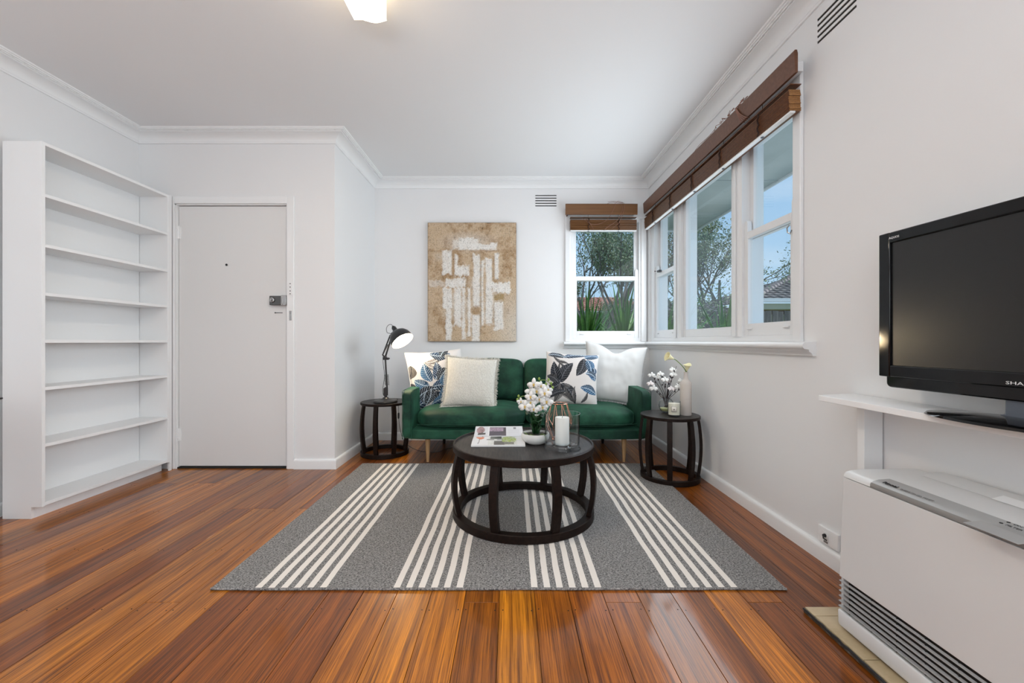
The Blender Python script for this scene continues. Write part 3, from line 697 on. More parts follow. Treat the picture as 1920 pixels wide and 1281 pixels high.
base += (vnoise(120, 160, 31) - .5)[..., None] * .10
base *= (1 - .30 * (vnoise(150, 190, 21) > .80) - .22 * (vnoise(90, 120, 22) > .84))[..., None]
edge = np.minimum(np.minimum(GX, 1 - GX) * 795, np.minimum(GZ, 1 - GZ) * 1060); base *= (1 - .45 * np.clip(1 - edge / 7, 0, 1))[..., None]
def grid_mesh(name, P, C, mat_, parent, closed=False):
    ny_, nx_ = P.shape[:2]; me = bpy.data.meshes.new(name)
    idx = np.arange(ny_ * nx_).reshape(ny_, nx_)
    F = np.stack([idx[:-1, :-1], idx[:-1, 1:], idx[1:, 1:], idx[1:, :-1]], -1).reshape(-1, 4)
    me.from_pydata(P.reshape(-1, 3).tolist(), [], F.tolist())
    at = me.color_attributes.new('Col', 'FLOAT_COLOR', 'POINT'); at.data.foreach_set('color', np.concatenate([C.reshape(-1, 3), np.ones((ny_ * nx_, 1))], 1).astype(np.float32).ravel())
    me.materials.append(mat_); me.shade_smooth(); return new_obj(name, me, parent)
hgt = (base.mean(-1) - .3) * .006
P = np.stack([(GX - .5) * pw, -.0362 - hgt, GZ * ph], -1)
grid_mesh('painted_canvas', P, base, CANVAS, pt)
b = nb(); box(b, -pw / 2, pw / 2, -.0355, -.001, 0, ph); build('stretcher_frame', b, CANVAS_EDGE, pt)

# ================================================================== rug
RX0, RX1, RY0, RY1 = -1.206, 1.107, 1.682, 3.40
e = empty('striped_rug', ((RX0 + RX1) / 2, (RY0 + RY1) / 2, 0), (0, 0, R(.0)), 'flat grey woven rug with cream stripe bands under the coffee table', 'rug')
edges = [RX0]
for s0, p in ((-1.030, .0517), (-.473, .0507), (.083, .0513), (.633, .0513)):
    for k in range(6): edges += [s0 + p * k, s0 + p * k + .0262]
edges.append(RX1)
b = nb(); NYR = 60; cxr, cyr = (RX0 + RX1) / 2, (RY0 + RY1) / 2
grid = []
for j in range(NYR + 1):
    y = RY0 + (RY1 - RY0) * j / NYR; rowv = []
    for i, x in enumerate(edges):
        wob = .003 * noise.noise(Vector((x * 3, y * 5, 1.3))) + .0012 * noise.noise(Vector((x * 20, y * 22, 2)))
        yy = y + (.005 * noise.noise(Vector((x * 3.3, y * .2, 4))) if j in (0, NYR) else 0)
        z = .0085 + .0012 * noise.noise(Vector((x * 5, y * 5, 0)))
        rowv.append(b.verts.new((x + wob - cxr, yy - cyr, z)))
    grid.append(rowv)
for j in range(NYR):
    for i in range(len(edges) - 1):
        b.faces.new((grid[j][i], grid[j][i + 1], grid[j + 1][i + 1], grid[j + 1][i])).material_index = i % 2
lowr = {}
ring = [grid[0][i] for i in range(len(edges))] + [grid[j][-1] for j in range(1, NYR + 1)] + [grid[NYR][i] for i in range(len(edges) - 2, -1, -1)] + [grid[j][0] for j in range(NYR - 1, 0, -1)]
lo = [b.verts.new((v.co.x * 1.001, v.co.y * 1.001, .0006)) for v in ring]
for k in range(len(ring)):
    k2 = (k + 1) % len(ring); b.faces.new((ring[k], lo[k], lo[k2], ring[k2])).material_index = 0
build('rug_weave', b, [RUGG, RUGC], e, smooth=60)
for yy in (RY0 - cyr, RY1 - cyr):
    b = nb(); tube(b, [(x - cxr, yy + .005 * noise.noise(Vector((x * 3.3, (yy + cyr) * .2, 4))), .006) for x in np.linspace(RX0, RX1, 90)], .005, 6)
    build('hem', b, RUGG, e)

# ================================================================== drum tables
def slat_bm(R0, bulge, z0, z1, ang, w_, t_):
    b = nb(); n = 14; rings = []
    ca, sa = math.cos(ang), math.sin(ang)
    for k in range(n + 1):
        f = k / n; z = z0 + (z1 - z0) * f; r = R0 + bulge * math.sin(PI * min(1, max(0, f))) ** .9
        ring = []
        for (dr, dt) in ((-t_, -w_ / 2), (0, -w_ / 2), (0, w_ / 2), (-t_, w_ / 2)):
            rr_ = r + dr; ring.append(b.verts.new((rr_ * ca - dt * sa, rr_ * sa + dt * ca, z)))
        rings.append(ring)
    for a, c in zip(rings, rings[1:]):
        for q in range(4): b.faces.new((a[q], a[(q + 1) % 4], c[(q + 1) % 4], c[q]))
    b.faces.new(rings[0]); b.faces.new(rings[-1][::-1]); return b
def drum_table(name, Rt, H_, th, ring_h, ring_w, n, bulge, w_, t_, lip, label, cat, loc, rot, group=None):
    e = empty(name, loc, (0, 0, rot), label, cat, group)
    b = nb()
    if lip:
        lathe(b, [(0, H_ - th), (Rt - .004, H_ - th), (Rt, H_ - th + .004), (Rt, H_ - .004), (Rt - .004, H_), (Rt - .012, H_), (Rt - .015, H_ - .009), (0, H_ - .009)], 96)
    else:
        lathe(b, [(0, H_ - th), (Rt - .003, H_ - th), (Rt, H_ - th + .003), (Rt, H_ - .003), (Rt - .003, H_), (0, H_)], 72)
    for f in b.faces:
        c = f.calc_center_median()
        if c.z > H_ - .0095 and math.hypot(c.x, c.y) < Rt - .013: f.material_index = 1
    build('tabletop', b, [DKWOOD, TOPWOOD], e, smooth=35)
    b = nb(); ro, ri = Rt, Rt - ring_w
    prof = [(ri, .002), (ri, ring_h), (ro - .003, ring_h), (ro, ring_h - .003), (ro, .002)]
    rings = [[b.verts.new((r * math.cos(2 * PI * k / 80), r * math.sin(2 * PI * k / 80), z)) for k in range(80)] for r, z in prof]
    for q in range(5):
        A, B = rings[q], rings[(q + 1) % 5]
        for k in range(80): b.faces.new((A[k], A[(k + 1) % 80], B[(k + 1) % 80], B[k]))
    build('base_ring', b, DKWOOD, e, smooth=35)
    for k in range(n):
        build('slat', slat_bm(Rt - .008, bulge, ring_h - .003, H_ - th + .003, 2 * PI * (k + .5) / n, w_, t_), DKWOOD, e, smooth=35, bevel=.002)
    return e
CT = (.071, 2.44)
drum_table('coffee_table', .406, .41, .038, .042, .045, 8, .026, .044, .026, True, 'low round espresso coffee table with bowed slats standing on the striped rug', 'coffee table', (CT[0], CT[1], .0095), R(-90) , None)
TR = (1.165, 3.07)
ang = math.atan2(-TR[1], -TR[0])
drum_table('side_table', .207, .467, .021, .036, .030, 8, .020, .035, .020, False, 'small round espresso side table with bowed slats right of the sofa', 'side table', (TR[0], TR[1], 0), ang - R(22.5), None)
TL = (-1.125, 3.737)
s_root = [o for o in COL.objects if o.name.startswith('side_table')][0]
tl = copy_tree(s_root); tl.location = (TL[0], TL[1], 0); tl.rotation_euler = (0, 0, math.atan2(-TL[1], -TL[0]))
tl['label'] = 'small round espresso side table with bowed slats left of the sofa under the desk lamp'

# ================================================================== sofa
SX0, SX1, SY0, SY1 = -.876, 1.128, 3.35, 4.20
sc_ = (SX0 + SX1) / 2
so = empty('velvet_sofa', (sc_, (SY0 + SY1) / 2, 0), (0, 0, 0), 'dark green velvet two-seater sofa with slim arms against the back wall', 'sofa')
hw = (SX1 - SX0) / 2; yd = (SY1 - SY0) / 2
def nrm_wr(s, a):
    def fn(u, w_):
        q = noise.noise(w_ * s) * a; return w_ + Vector((u.x, u.y, u.z)) * q
    return fn
b = nb(); rbox(b, (0, 0, .252), (hw - .004, yd - .004, .043), 14, 16); build('frame_rail', b, VELVET, so, smooth=50)
for sgn in (-1, 1):
    b = nb(); rbox(b, (sgn * (hw - .043), -.002, .405), (.043, yd - .002, .200), 9, 18, nrm_wr(9, .004)); a_ = build('armrest', b, VELVET, so, smooth=60)
    b = nb()
    xo = sgn * (hw - .010)
    for xx_ in (hw - .080, hw - .006):
        tube(b, [(sgn * xx_, -yd + .004, .215 + .38 * t) for t in np.linspace(0, 1, 8)] + [(sgn * xx_, -yd + .03, .603), (sgn * xx_, 0, .6045), (sgn * xx_, yd - .04, .603)], .0028, 5)
    build('piping', b, VELVET, a_)
b = nb(); rbox(b, (0, yd - .045, .50), (hw - .086, .045, .245), 10, 16); build('backrest', b, VELVET, so, smooth=60)
for sgn in (-1, 1):
    cxs = sgn * (hw - .088) / 2; hx = (hw - .088) / 2 - .002
    def fs(u, w_, cxs=cxs):
        puff = .012 * (1 - u.x ** 4) * (1 - min(1, abs(u.y)) ** 4)
        if u.z > 0: w_.z += puff * 1.3
        if u.y < -.9: w_.y -= .010 * (1 - u.z ** 2)
        return w_ + Vector((0, -.003 * noise.noise(w_ * 8), .005 * noise.noise(w_ * 7)))
    b = nb(); rbox(b, (cxs, -.075, .368), (hx, .348, .074), 4.5, 26, fs); sc1 = build('seat_cushion', b, VELVET, so, smooth=60)
    b = nb(); z = .335
    tube(b, [(cxs + hx * t, -.075 - .348 * (1 - abs(t) ** 9) ** (1 / 9) * 1.012 - .004, z + .002 * math.sin(t * 9)) for t in np.linspace(-.96, .96, 40)], .003, 5); build('piping', b, VELVET, sc1)
    def fb(u, w_):
        if u.y < 0: w_.y -= .030 * (1 - u.x ** 2) * (1 - u.z ** 2)
        if u.z > 0: w_.z += .006 * math.sin(u.x * 5) * (1 - u.x ** 2)
        return w_ + u * .007 * noise.noise(w_ * 6)
    b = nb(); rbox(b, (cxs, .235, .628), (hx - .002, .105, .200), 8, 24, fb); bk = build('back_cushion', b, VELVET, so, smooth=60, rot=(R(-6), 0, 0)); bk.location = (0, .065, .030)
for (lx, ly, m_) in ((-.684 - sc_, -.36 + .03, 1), (.93 - sc_, -.36 + .03, 1), (-.655 - sc_, .33, 0), (.90 - sc_, .33, 0)):
    b = nb(); tube(b, [(lx, ly, .0005 + (.0095 if ly < 0 else 0)), (lx, ly, .21)], [.012, .022], 14); build('leg', b, LEGW if m_ else DKWOOD, so, label='pale timber front leg' if m_ else 'dark rear leg')

# ================================================================== cushions
def leafcol(cols, U_, V_, leaves):
    """paint pointed leaves with a midrib and slanting veins; U,V in -1..1"""
    for (cx_, cy_, a_, L_, w_, c, vein) in leaves:
        ca, sa = math.cos(R(a_)), math.sin(R(a_)); dx = U_ - cx_; dy = V_ - cy_
        t = (dx * ca + dy * sa) / L_; s = (-dx * sa + dy * ca)
        s = s - .10 * L_ * np.sin(np.clip(t, 0, 1) * PI) * (1 if (cx_ * 7) % 2 > 1 else -1)
        hw_ = w_ * np.sin(np.clip(t, 0, 1) ** .85 * PI) ** .8
        ins = (t > 0) & (t < 1) & (np.abs(s) < hw_)
        shade = np.clip(.65 + .5 * (s / (w_ + 1e-6)), .3, 1.3)[..., None]
        col = np.array(c) * shade
        vn = np.abs(((t * 9 - np.abs(s) / w_ * 1.6) % 1) - .5) < .07
        mid = np.abs(s) < .012
        col = np.where((vn | mid)[..., None], np.array(vein), col)
        cols = np.where(ins[..., None], col, cols)
    return cols
def pillow(name, size, thick, mat_, label, loc, rot, n=60, paint=None, chop=0, seed=1, wr=.006, cat='cushion', group=None, pinch=.07):
    e = empty(name, loc, rot, label, cat, group)
    lin = np.linspace(-1, 1, n + 1); U_, V_ = np.meshgrid(lin, lin)
    # ease grid towards the seam
    U2 = np.sin(U_ * PI / 2) * .35 + U_ * .65; V2 = np.sin(V_ * PI / 2) * .35 + V_ * .65
    T = thick * (np.clip(1 - np.abs(U2) ** 2.4, 0, 1) * np.clip(1 - np.abs(V2) ** 2.4, 0, 1)) ** .42
    X = U2 * size / 2 * (1 - pinch * (1 - V2 ** 2)); Z = V2 * size / 2 * (1 - pinch * (1 - U2 ** 2))
    if chop: Z = Z - chop * size * np.exp(-(U2 / .34) ** 2) * np.clip((V2 + .1) / 1.1, 0, 1) ** 2
    for sgn, nm in ((-1, 'front_cover'), (1, 'back_cover')):
        Yv = sgn * T
        wv = np.zeros_like(X)
        for i in range(n + 1):
            for j in range(n + 1):
                wv[i, j] = noise.noise(Vector((X[i, j] * 9 + seed * 5, Z[i, j] * 9, sgn))) + .5 * noise.noise(Vector((X[i, j] * 20 + seed, Z[i, j] * 14, sgn * 2)))
        rad = np.abs(np.abs(U2) - np.abs(V2)); fold = np.sin((np.abs(U2) * 9 + np.abs(V2) * 7) + seed) * np.clip(np.abs(U2 * V2), 0, 1) * np.clip(1 - rad * 2, 0, 1)
        Yv = Yv + sgn * (wv * wr + fold * wr * 1.2) * (T / thick)
        P = np.stack([X, Yv, Z], -1)
        if paint is not None:
            C = paint(U2, V2)
        else: C = np.ones(X.shape + (3,)) * .8
        if sgn > 0: P = P[:, ::-1]; C = C[:, ::-1]
        grid_mesh(nm, P, C, mat_, e)
    edge = []
    k = n + 1
    for i in range(k): edge.append((X[0, i], 0, Z[0, i]))
    for i in range(1, k): edge.append((X[i, -1], 0, Z[i, -1]))
    for i in range(k - 2, -1, -1): edge.append((X[-1, i], 0, Z[-1, i]))
    for i in range(k - 2, -1, -1): edge.append((X[i, 0], 0, Z[i, 0]))
    return e, edge
def fringe(e, edge, mat_, ln, per, seed, r=.0011):
    b = nb(); q = random.Random(seed)
    c = Vector((0, 0, 0))
    for a, d_ in zip(edge, edge[1:]):
        a = Vector(a); d_ = Vector(d_)
        for k in range(per):
            p = a.lerp(d_, q.random()); o_ = p.normalized(); o_ = Vector((o_.x + q.uniform(-.5, .5), q.uniform(-.5, .3), o_.z + q.uniform(-.5, .5))).normalized()
            L_ = ln * q.uniform(.6, 1.3)
            tube(b, [p - o_ * .003, p + o_ * L_ * .55 + Vector((0, -.002, -.002)), p + o_ * L_ + Vector((q.uniform(-.004, .004), 0, -.006))], [r, r, r * .4], 3, cap=False)
    return build('fringe', b, mat_, e, kind='stuff')
blue = s2l(52, 100, 140); dblue = s2l(32, 62, 95); navy = s2l(28, 34, 48); char = s2l(52, 54, 60); lgr = s2l(140, 136, 134); veinl = s2l(190, 205, 218); veind = s2l(110, 112, 118); wh = s2l(222, 217, 214)
def paint_left(u, v):
    c = np.zeros(u.shape + (3,)) + np.array(wh)
    L_ = [(-.15, .55, 20, .85, .10, lgr, wh), (-.2, .6, -30, .8, .09, lgr, wh), (.1, .9, -5, .8, .18, dblue, veinl), (.45, .75, 40, .6, .14, navy, veinl), (-.75, .05, 75, .5, .17, lgr, char), (-.72, -.1, -75, .5, .16, char, veind),
          (.0, -.15, 105, .75, .19, blue, veinl), (.15, -.1, 80, .72, .17, dblue, veinl), (.25, -.2, 45, .75, .2, navy, veinl), (-.1, -.3, 150, .6, .17, blue, veinl), (0, -.35, -5, .8, .2, dblue, veinl), (-.6, -.7, 20, .9, .18, navy, veinl),
          (-.8, -.95, 25, .9, .15, dblue, veinl), (.1, -.5, -60, .6, .18, navy, veind), (.2, -.8, 30, .8, .16, blue, veinl), (-.05, -.4, -110, .6, .17, char, veinl), (.5, -.4, 90, .5, .15, blue, veinl), (-.3, -.85, 80, .4, .12, navy, veinl), (-.05, -.95, 10, .8, .13, blue, veinl)]
    L_ = [(a - .30, b_, c_, d_ * .95, e_ * 1.05, f_, g_) for a, b_, c_, d_, e_, f_, g_ in L_]
    return leafcol(c, u, v, L_)
def paint_right(u, v):
    c = np.zeros(u.shape + (3,)) + np.array(wh)
    L_ = [(-.95, .85, -5, .7, .12, navy, veinl), (-.35, .8, 8, .9, .13, dblue, veinl), (-.75, .80, -25, .6, .06, lgr, char), (-.5, .55, -80, .55, .05, lgr, char), (-.6, .62, -50, .6, .05, lgr, char), (-.62, .60, -10, .5, .05, lgr, char),
          (.45, .80, -110, .80, .20, char, veind), (.55, .75, -70, .62, .17, blue, veinl), (.45, .85, 5, .55, .16, blue, veinl), (.85, .45, -85, .3, .1, dblue, veinl),
          (-.42, -.25, 62, .95, .22, char, veind), (-.42, -.25, 110, .9, .19, navy, veind), (-.5, -.25, 150, .55, .16, char, veind), (-.42, -.28, 200, .6, .17, navy, veind), (-.40, -.3, 255, .7, .17, lgr, char), (-.40, -.28, -50, .95, .19, char, veind), (-.3, -.35, -18, .3, .06, lgr, char),
          (.95, -.05, 135, .5, .14, blue, veinl), (.95, .08, 165, .45, .1, dblue, veinl), (.98, -.55, 165, .65, .17, blue, veinl), (.15, -.95, 125, .75, .07, lgr, char), (.2, -.95, 95, .6, .06, lgr, char), (.1, -.95, 155, .7, .07, lgr, char), (-.9, -.85, 20, .8, .12, char, veind), (.4, -.95, 60, .5, .06, lgr, char)]
    return leafcol(c, u, v, L_)
c1, ed1 = pillow('leaf_print_cushion', .52, .085, PRINT, 'leaf print cushion in blue and grey leaning on the left arm behind the fringed cushion', (-.668, 3.79, .665), (R(-16), R(-4), R(24)), n=150, paint=paint_left, seed=2)
b = nb(); tube(b, ed1[::3] + [ed1[0]], .004, 5); build('piping', b, PRINT and LINEN, c1)
c2, ed2 = pillow('fringed_cushion', .44, .080, BOUCLE, 'cream woven cushion with ragged fringed edges on the left seat', (-.345, 3.60, .648), (R(-20), R(4), R(4)), n=60, seed=5, wr=.004)
fringe(c2, ed2, BOUCLE, .026, 6, 4, .0022)
c3, ed3 = pillow('leaf_print_cushion', .47, .085, PRINT, 'white cushion printed with charcoal and blue leaves on the right seat', (.535, 3.72, .668), (R(-17), R(4), R(-6)), n=150, paint=paint_right, seed=8)
b = nb(); tube(b, ed3[::3] + [ed3[0]], .004, 5); build('piping', b, LINEN, c3)
c4, ed4 = pillow('linen_cushion', .56, .095, LINEN, 'large plain white linen cushion with a dented top leaning on the right arm', (.945, 3.86, .705), (R(-15), R(6), R(-12)), n=80, chop=.12, seed=11, wr=.010, pinch=.10)
fringe(c4, ed4, LINEN, .012, 4, 9, .0018)

# ================================================================== desk lamp
LX, LY, LZ = -1.095, 3.66, .4675
dl = empty('desk_lamp', (LX, LY, LZ), (0, 0, 0), 'lit black metal desk lamp with jointed arm on the left side table', 'lamp')
b = nb(); lathe(b, [(0, 0), (.100, 0), (.103, .008), (.098, .018), (.060, .026), (.030, .034), (.022, .045), (0, .047)], 40); base_ = build('lamp_base', b, BLACKM, dl, smooth=40)
b = nb(); tube(b, [(0, 0, .04), (0, 0, .085)], .012, 10); box(b, -.016, .016, -.014, -.008, .06, .125); box(b, -.016, .016, .008, .014, .06, .125); ball(b, (0, 0, .12), .014, 8); build('lower_joint', b, BLACKM, dl)
J1 = Vector((.012, 0, .12)); J2 = Vector((-.004, 0, .395)); J3 = Vector((.062, -.005, .60))
b = nb(); 
for yy in (-.011, .011):
    tube(b, [J1 + Vector((0, yy, 0)), J2 + Vector((0, yy, 0))], .0045, 8)
build('lower_arm', b, BLACKM, dl)
b = nb()
for yy in (-.011, .011):
    tube(b, [J2 + Vector((0, yy, 0)), J3 + Vector((0, yy, 0))], .0045, 8)
    tube(b, [J2 + Vector((-.022, yy, .02)), J3 + Vector((-.020, yy, -.01))], .003, 6)
tube(b, [J2 + Vector((-.022, -.011, .02)), J2 + Vector((-.022, .011, .02))], .004, 6); tube(b, [J2, J2 + Vector((-.024, 0, .022))], .006, 6)
build('upper_arm', b, BLACKM, dl)
b = nb(); tube(b, [J2 + Vector((0, -.024, 0)), J2 + Vector((0, .024, 0))], .010, 10); box(b, -.020, .026, -.014, .014, .372, .392); tube(b, [(.02, 0, .384), (.036, 0, .384)], .005, 6); build('elbow_joint', b, BLACKM, dl)
for (p0, p1, off) in ((J1 + Vector((0, 0, .03)), J1.lerp(J2, .45), -.018), (J1 + Vector((0, 0, .03)), J1.lerp(J2, .45), .018), (J2 + Vector((-.012, 0, .04)), J2.lerp(J3, .55) + Vector((-.012, 0, 0)), 0)):
    pts = []; ax = (p1 - p0); N = 130
    for k in range(N):
        t = k / (N - 1); a = t * 2 * PI * 16; pts.append(p0 + ax * t + Vector((math.cos(a) * .006 + off * .6, math.sin(a) * .006 + off * .4, 0)))
    b = nb(); tube(b, pts, .0014, 4, cap=False); build('spring', b, CHROME, dl)
# shade: axis points from the cap down towards the sofa
AX = Vector((.62, -.34, -.80)).normalized(); cap = Vector((.070, -.005, .655)); 
zq = AX; xq = zq.orthogonal().normalized(); yq = zq.cross(xq); SM = Matrix((xq, yq, zq)).transposed()
prof = [(.0, 0), (.018, 0), (.020, .005), (.021, .035), (.026, .045), (.048, .055), (.074, .075), (.092, .105), (.099, .140), (.101, .158), (.098, .158), (.094, .135), (.086, .105), (.068, .078), (.044, .062), (0, .058)]
b = nb(); lathe(b, prof, 40, cap, SM)
for f in b.faces:
    q = f.calc_center_median() - cap; ax_ = q.dot(AX); rad_ = (q - AX * ax_).length
    # inner faces: those generated after the rim
nf = 40
b.faces.ensure_lookup_table()
for i, f in enumerate(b.faces): f.material_index = 1 if i >= 40 * 10 else 0
shd = build('lamp_shade', b, [BLACKM, SHADEIN], dl, smooth=40)
b = nb(); lathe(b, [(0, .058), (.014, .060), (.016, .085), (.028, .110), (.028, .125), (.016, .143), (0, .148)], 18, cap, SM); build('bulb', b, BULB, shd, smooth=60)
b = nb(); tube(b, [cap, cap - AX * .012], [.014, .011], 12); tube(b, [J3 + Vector((0, -.014, 0)), J3 + Vector((0, .014, 0))], .012, 10); tube(b, [J3, cap + AX * .02], .008, 8); build('shade_bracket', b, BLACKM, dl)
cc = [cap - AX * .010, cap - AX * .03 + Vector((-.005, 0, .004)), cap + Vector((-.045, 0, .020)), cap + Vector((-.062, 0, -.008)), cap + Vector((-.055, 0, -.045)), J3 + Vector((-.02, .01, -.01)), J2.lerp(J3, .4) + Vector((-.03, .01, 0)), J2 + Vector((-.024, .012, -.01)), J1.lerp(J2, .4) + Vector((-.02, .012, 0)), Vector((-.03, .012, .10)), Vector((-.015, .03, .045)), Vector((.03, .10, .010)), Vector((.05, .150, .004)), Vector((.06, .186, -.01)), Vector((.062, .19, -.12)), Vector((.075, .185, -.26)), Vector((.12, .20, -.40)), Vector((.25, .16, -.462)), Vector((.42, .10, -.462)), Vector((.50, .22, -.462)), Vector((.62, .30, -.462))]
def crom(P, m=7):
    out = []
    for i in range(len(P) - 1):
        p0, p1, p2, p3 = P[max(i - 1, 0)], P[i], P[i + 1], P[min(i + 2, len(P) - 1)]
        for t in np.linspace(0, 1, m, endpoint=False):
            out.append(.5 * ((2 * p1) + (-p0 + p2) * t + (2 * p0 - 5 * p1 + 4 * p2 - p3) * t * t + (-p0 + 3 * p1 - 3 * p2 + p3) * t ** 3))
    out.append(P[-1]); return out
b = nb(); tube(b, crom(cc), .0022, 6); cd = build('power_cord', b, BLACKM, dl)
b = nb(); rbox(b, (.062, .19, -.15), (.008, .008, .028), 4, 6); build('cord_switch', b, BLACKM, cd)
lampw = Vector((LX, LY, LZ)) + cap + AX * .165
sp = light('desk_lamp_glow', 'SPOT', lampw, DESK_W * 3.4, (1, .78, .50), (0, 0, 0), spot_size=R(150), spot_blend=.6, shadow_soft_size=.035)
sp.rotation_euler = AX.to_track_quat('-Z', 'Y').to_euler()

# ================================================================== on the coffee table
TZ = .4105 + .0001                              # recessed top of the coffee table (rug + height - lip)
# open magazine
mz = empty('open_magazine', (-.075, 2.56, TZ), (0, 0, R(1)), 'open magazine with colour photographs lying at the left of the coffee table', 'magazine')
def page(name, yA, yB, zf, paint, n=90, hx=.152):
    lin = np.linspace(0, 1, n + 1); U_, V_ = np.meshgrid(lin, lin)
    X = (U_ - .5) * 2 * hx; Y = yA + (yB - yA) * V_; Z = zf(V_)
    grid_mesh(name, np.stack([X, Y, Z], -1), paint(U_, V_), MAGP, mz)
def rect(C, u, v, u0, u1, v0, v1, c, nz__=0, seed=0):
    m = (u > u0) & (u < u1) & (v > v0) & (v < v1)
    col = np.array(c) * np.ones(C.shape)
    if nz__:
        r = np.random.RandomState(seed); g = r.rand(24, 24); i = (np.clip((u - u0) / (u1 - u0), 0, .999) * 23).astype(int); j = (np.clip((v - v0) / (v1 - v0), 0, .999) * 23).astype(int)
        col = col * (1 - nz__ + 2 * nz__ * g[j, i])[..., None]
    return np.where(m[..., None], col, C)
def p_low(u, v):
    C = np.zeros(u.shape + (3,)) + np.array(s2l(225, 225, 228))
    C = rect(C, u, v, .30, .85, .04, .97, s2l(212, 214, 212), .15, 3)
    C = rect(C, u, v, .34, .56, .62, .98, s2l(60, 66, 60), .6, 1); C = rect(C, u, v, .42, .62, .05, .40, s2l(85, 84, 84), .4, 2)
    m = np.hypot((u - .70) / .14, (v - .55) / .42) < 1; g = np.random.RandomState(6).rand(40, 40); gi = g[(v * 39).astype(int), (u * 39).astype(int)]
    C = np.where((m & (gi > .25))[..., None], np.array(s2l(150, 168, 70)) * (.5 + gi[..., None]), C)
    C = rect(C, u, v, .27, .42, .50, .58, s2l(40, 42, 44)); C = rect(C, u, v, .47, .60, .50, .56, s2l(40, 40, 90)); C = rect(C, u, v, .60, .80, .08, .30, s2l(120, 120, 112), .5, 9)
    m = (np.abs(u - .14) < .075) & (v > .66 + .1 * np.sin(u * 30)) & (v < .88); C = np.where(m[..., None], np.array(s2l(215, 105, 40)), C)
    m = (np.abs(u - .135 + (.5 - v) * .03) < .006) & (v > .12) & (v < .66); C = np.where(m[..., None], np.array(s2l(60, 60, 64)), C)
    C = rect(C, u, v, .17, .19, .90, 1.0, s2l(40, 30, 30))
    return C
def p_up(u, v):
    C = np.zeros(u.shape + (3,)) + np.array(s2l(212, 213, 218)); C = rect(C, u, v, .285, .30, 0, 1, s2l(235, 235, 235))
    C = rect(C, u, v, .30, .645, .06, .90, s2l(60, 54, 72), .35, 4); C = rect(C, u, v, .30, .60, .50, .85, s2l(150, 130, 150), .7, 5)
    m = (np.hypot((u - .12) / .085, (v - .62) / .33) < 1); g = np.random.RandomState(8).rand(30, 30); gi = g[(v * 29).astype(int), (u * 29).astype(int)]
    C = np.where(m[..., None], np.array(s2l(160, 130, 135)) * (.25 + 1.1 * gi[..., None]), C); m = (u > .07) & (u < .23) & (np.abs(v - .25 - .3 * (u - .15)) < .09); C = np.where(m[..., None], np.array(s2l(52, 44, 48)), C)
    for k in range(7): C = rect(C, u, v, .70, .93, .2 + k * .07, .215 + k * .07, s2l(180, 182, 188))
    C = rect(C, u, v, .80, .86, .72, .90, s2l(120, 120, 128), .6, 7)
    return C
page('lower_page', -.222, .0, lambda v: .0075 + .0045 * np.sin(v * PI) * (v > .0) + .0015, p_low)
page('upper_page', .002, .185, lambda v: .0075 + .024 * v ** 1.2 + .002, p_up)
b = nb(); box(b, -.152, .152, -.222, -.001, .0005, .0085); prism(b, [(.0, .0005), (.183, .0005), (.183, .022), (.0, .0080)], 'x', -.152, .152); build('page_block', b, PAPER, mz)
b = nb(); box(b, -.153, .153, -.223, .184, .0, .0012); build('cover', b, MAGP if False else INK, mz)

# orchid in bowl
OR = (.142, 2.430)
oc = empty('potted_orchid', (OR[0], OR[1], TZ), (0, 0, 0), 'white orchid in a shallow white bowl in the middle of the coffee table', 'potted plant')
b = nb(); lathe(b, [(0, 0), (.045, 0), (.062, .008), (.078, .028), (.082, .046), (.079, .060), (.075, .060), (.077, .046), (.070, .034), (0, .034)], 40); build('bowl', b, CERAMIC, oc, smooth=40)
b = nb(); lathe(b, [(0, .056), (.04, .055), (.072, .050), (.072, .040), (0, .040)], 24); build('moss', b, SOIL, oc)
def leaf_strip(b, pts, widths, fold=.15, n=None, up=Vector((0, 0, 1))):
    pts = [Vector(p) for p in pts]; rows = []
    for i, p in enumerate(pts):
        t = (pts[min(i + 1, len(pts) - 1)] - pts[max(i - 1, 0)]).normalized(); s = t.cross(up)
        s = s.normalized() if s.length > 1e-4 else Vector((1, 0, 0)); nn = s.cross(t)
        w_ = widths[i]
        rows.append([b.verts.new(p - s * w_ + nn * w_ * fold), b.verts.new(p), b.verts.new(p + s * w_ + nn * w_ * fold)])
    for a, c in zip(rows, rows[1:]):
        b.faces.new((a[0], a[1], c[1], c[0])); b.faces.new((a[1], a[2], c[2], c[1]))
    return b
for (az, L_, hgt_, w_) in ((200, .055, .125, .034), (165, .040, .135, .030), (-10, .050, .120, .030), (40, .05, .105, .030), (290, .045, .085, .026), (330, .05, .11, .028)):
    a = R(az); dirv = Vector((math.cos(a), math.sin(a), 0)); pts = [Vector((0, 0, .05)) + dirv * L_ * t ** 1.2 + Vector((0, 0, hgt_ * math.sin(t * PI * .62))) for t in np.linspace(0, 1, 9)]
    b = nb(); leaf_strip(b, pts, [w_ * (.35 + .9 * math.sin(PI * min(1, t * .92 + .06)) ** .7) if t < 1 else .002 for t in np.linspace(0, 1, 9)], .25, up=Vector((dirv.y, -dirv.x, 0)).cross(Vector((0, 0, 1))) if False else Vector((0, 0, 1)) + dirv * .3)
    l = build('leaf', b, GLEAF, oc, smooth=60); l.modifiers.new('thick', 'SOLIDIFY').thickness = .0015
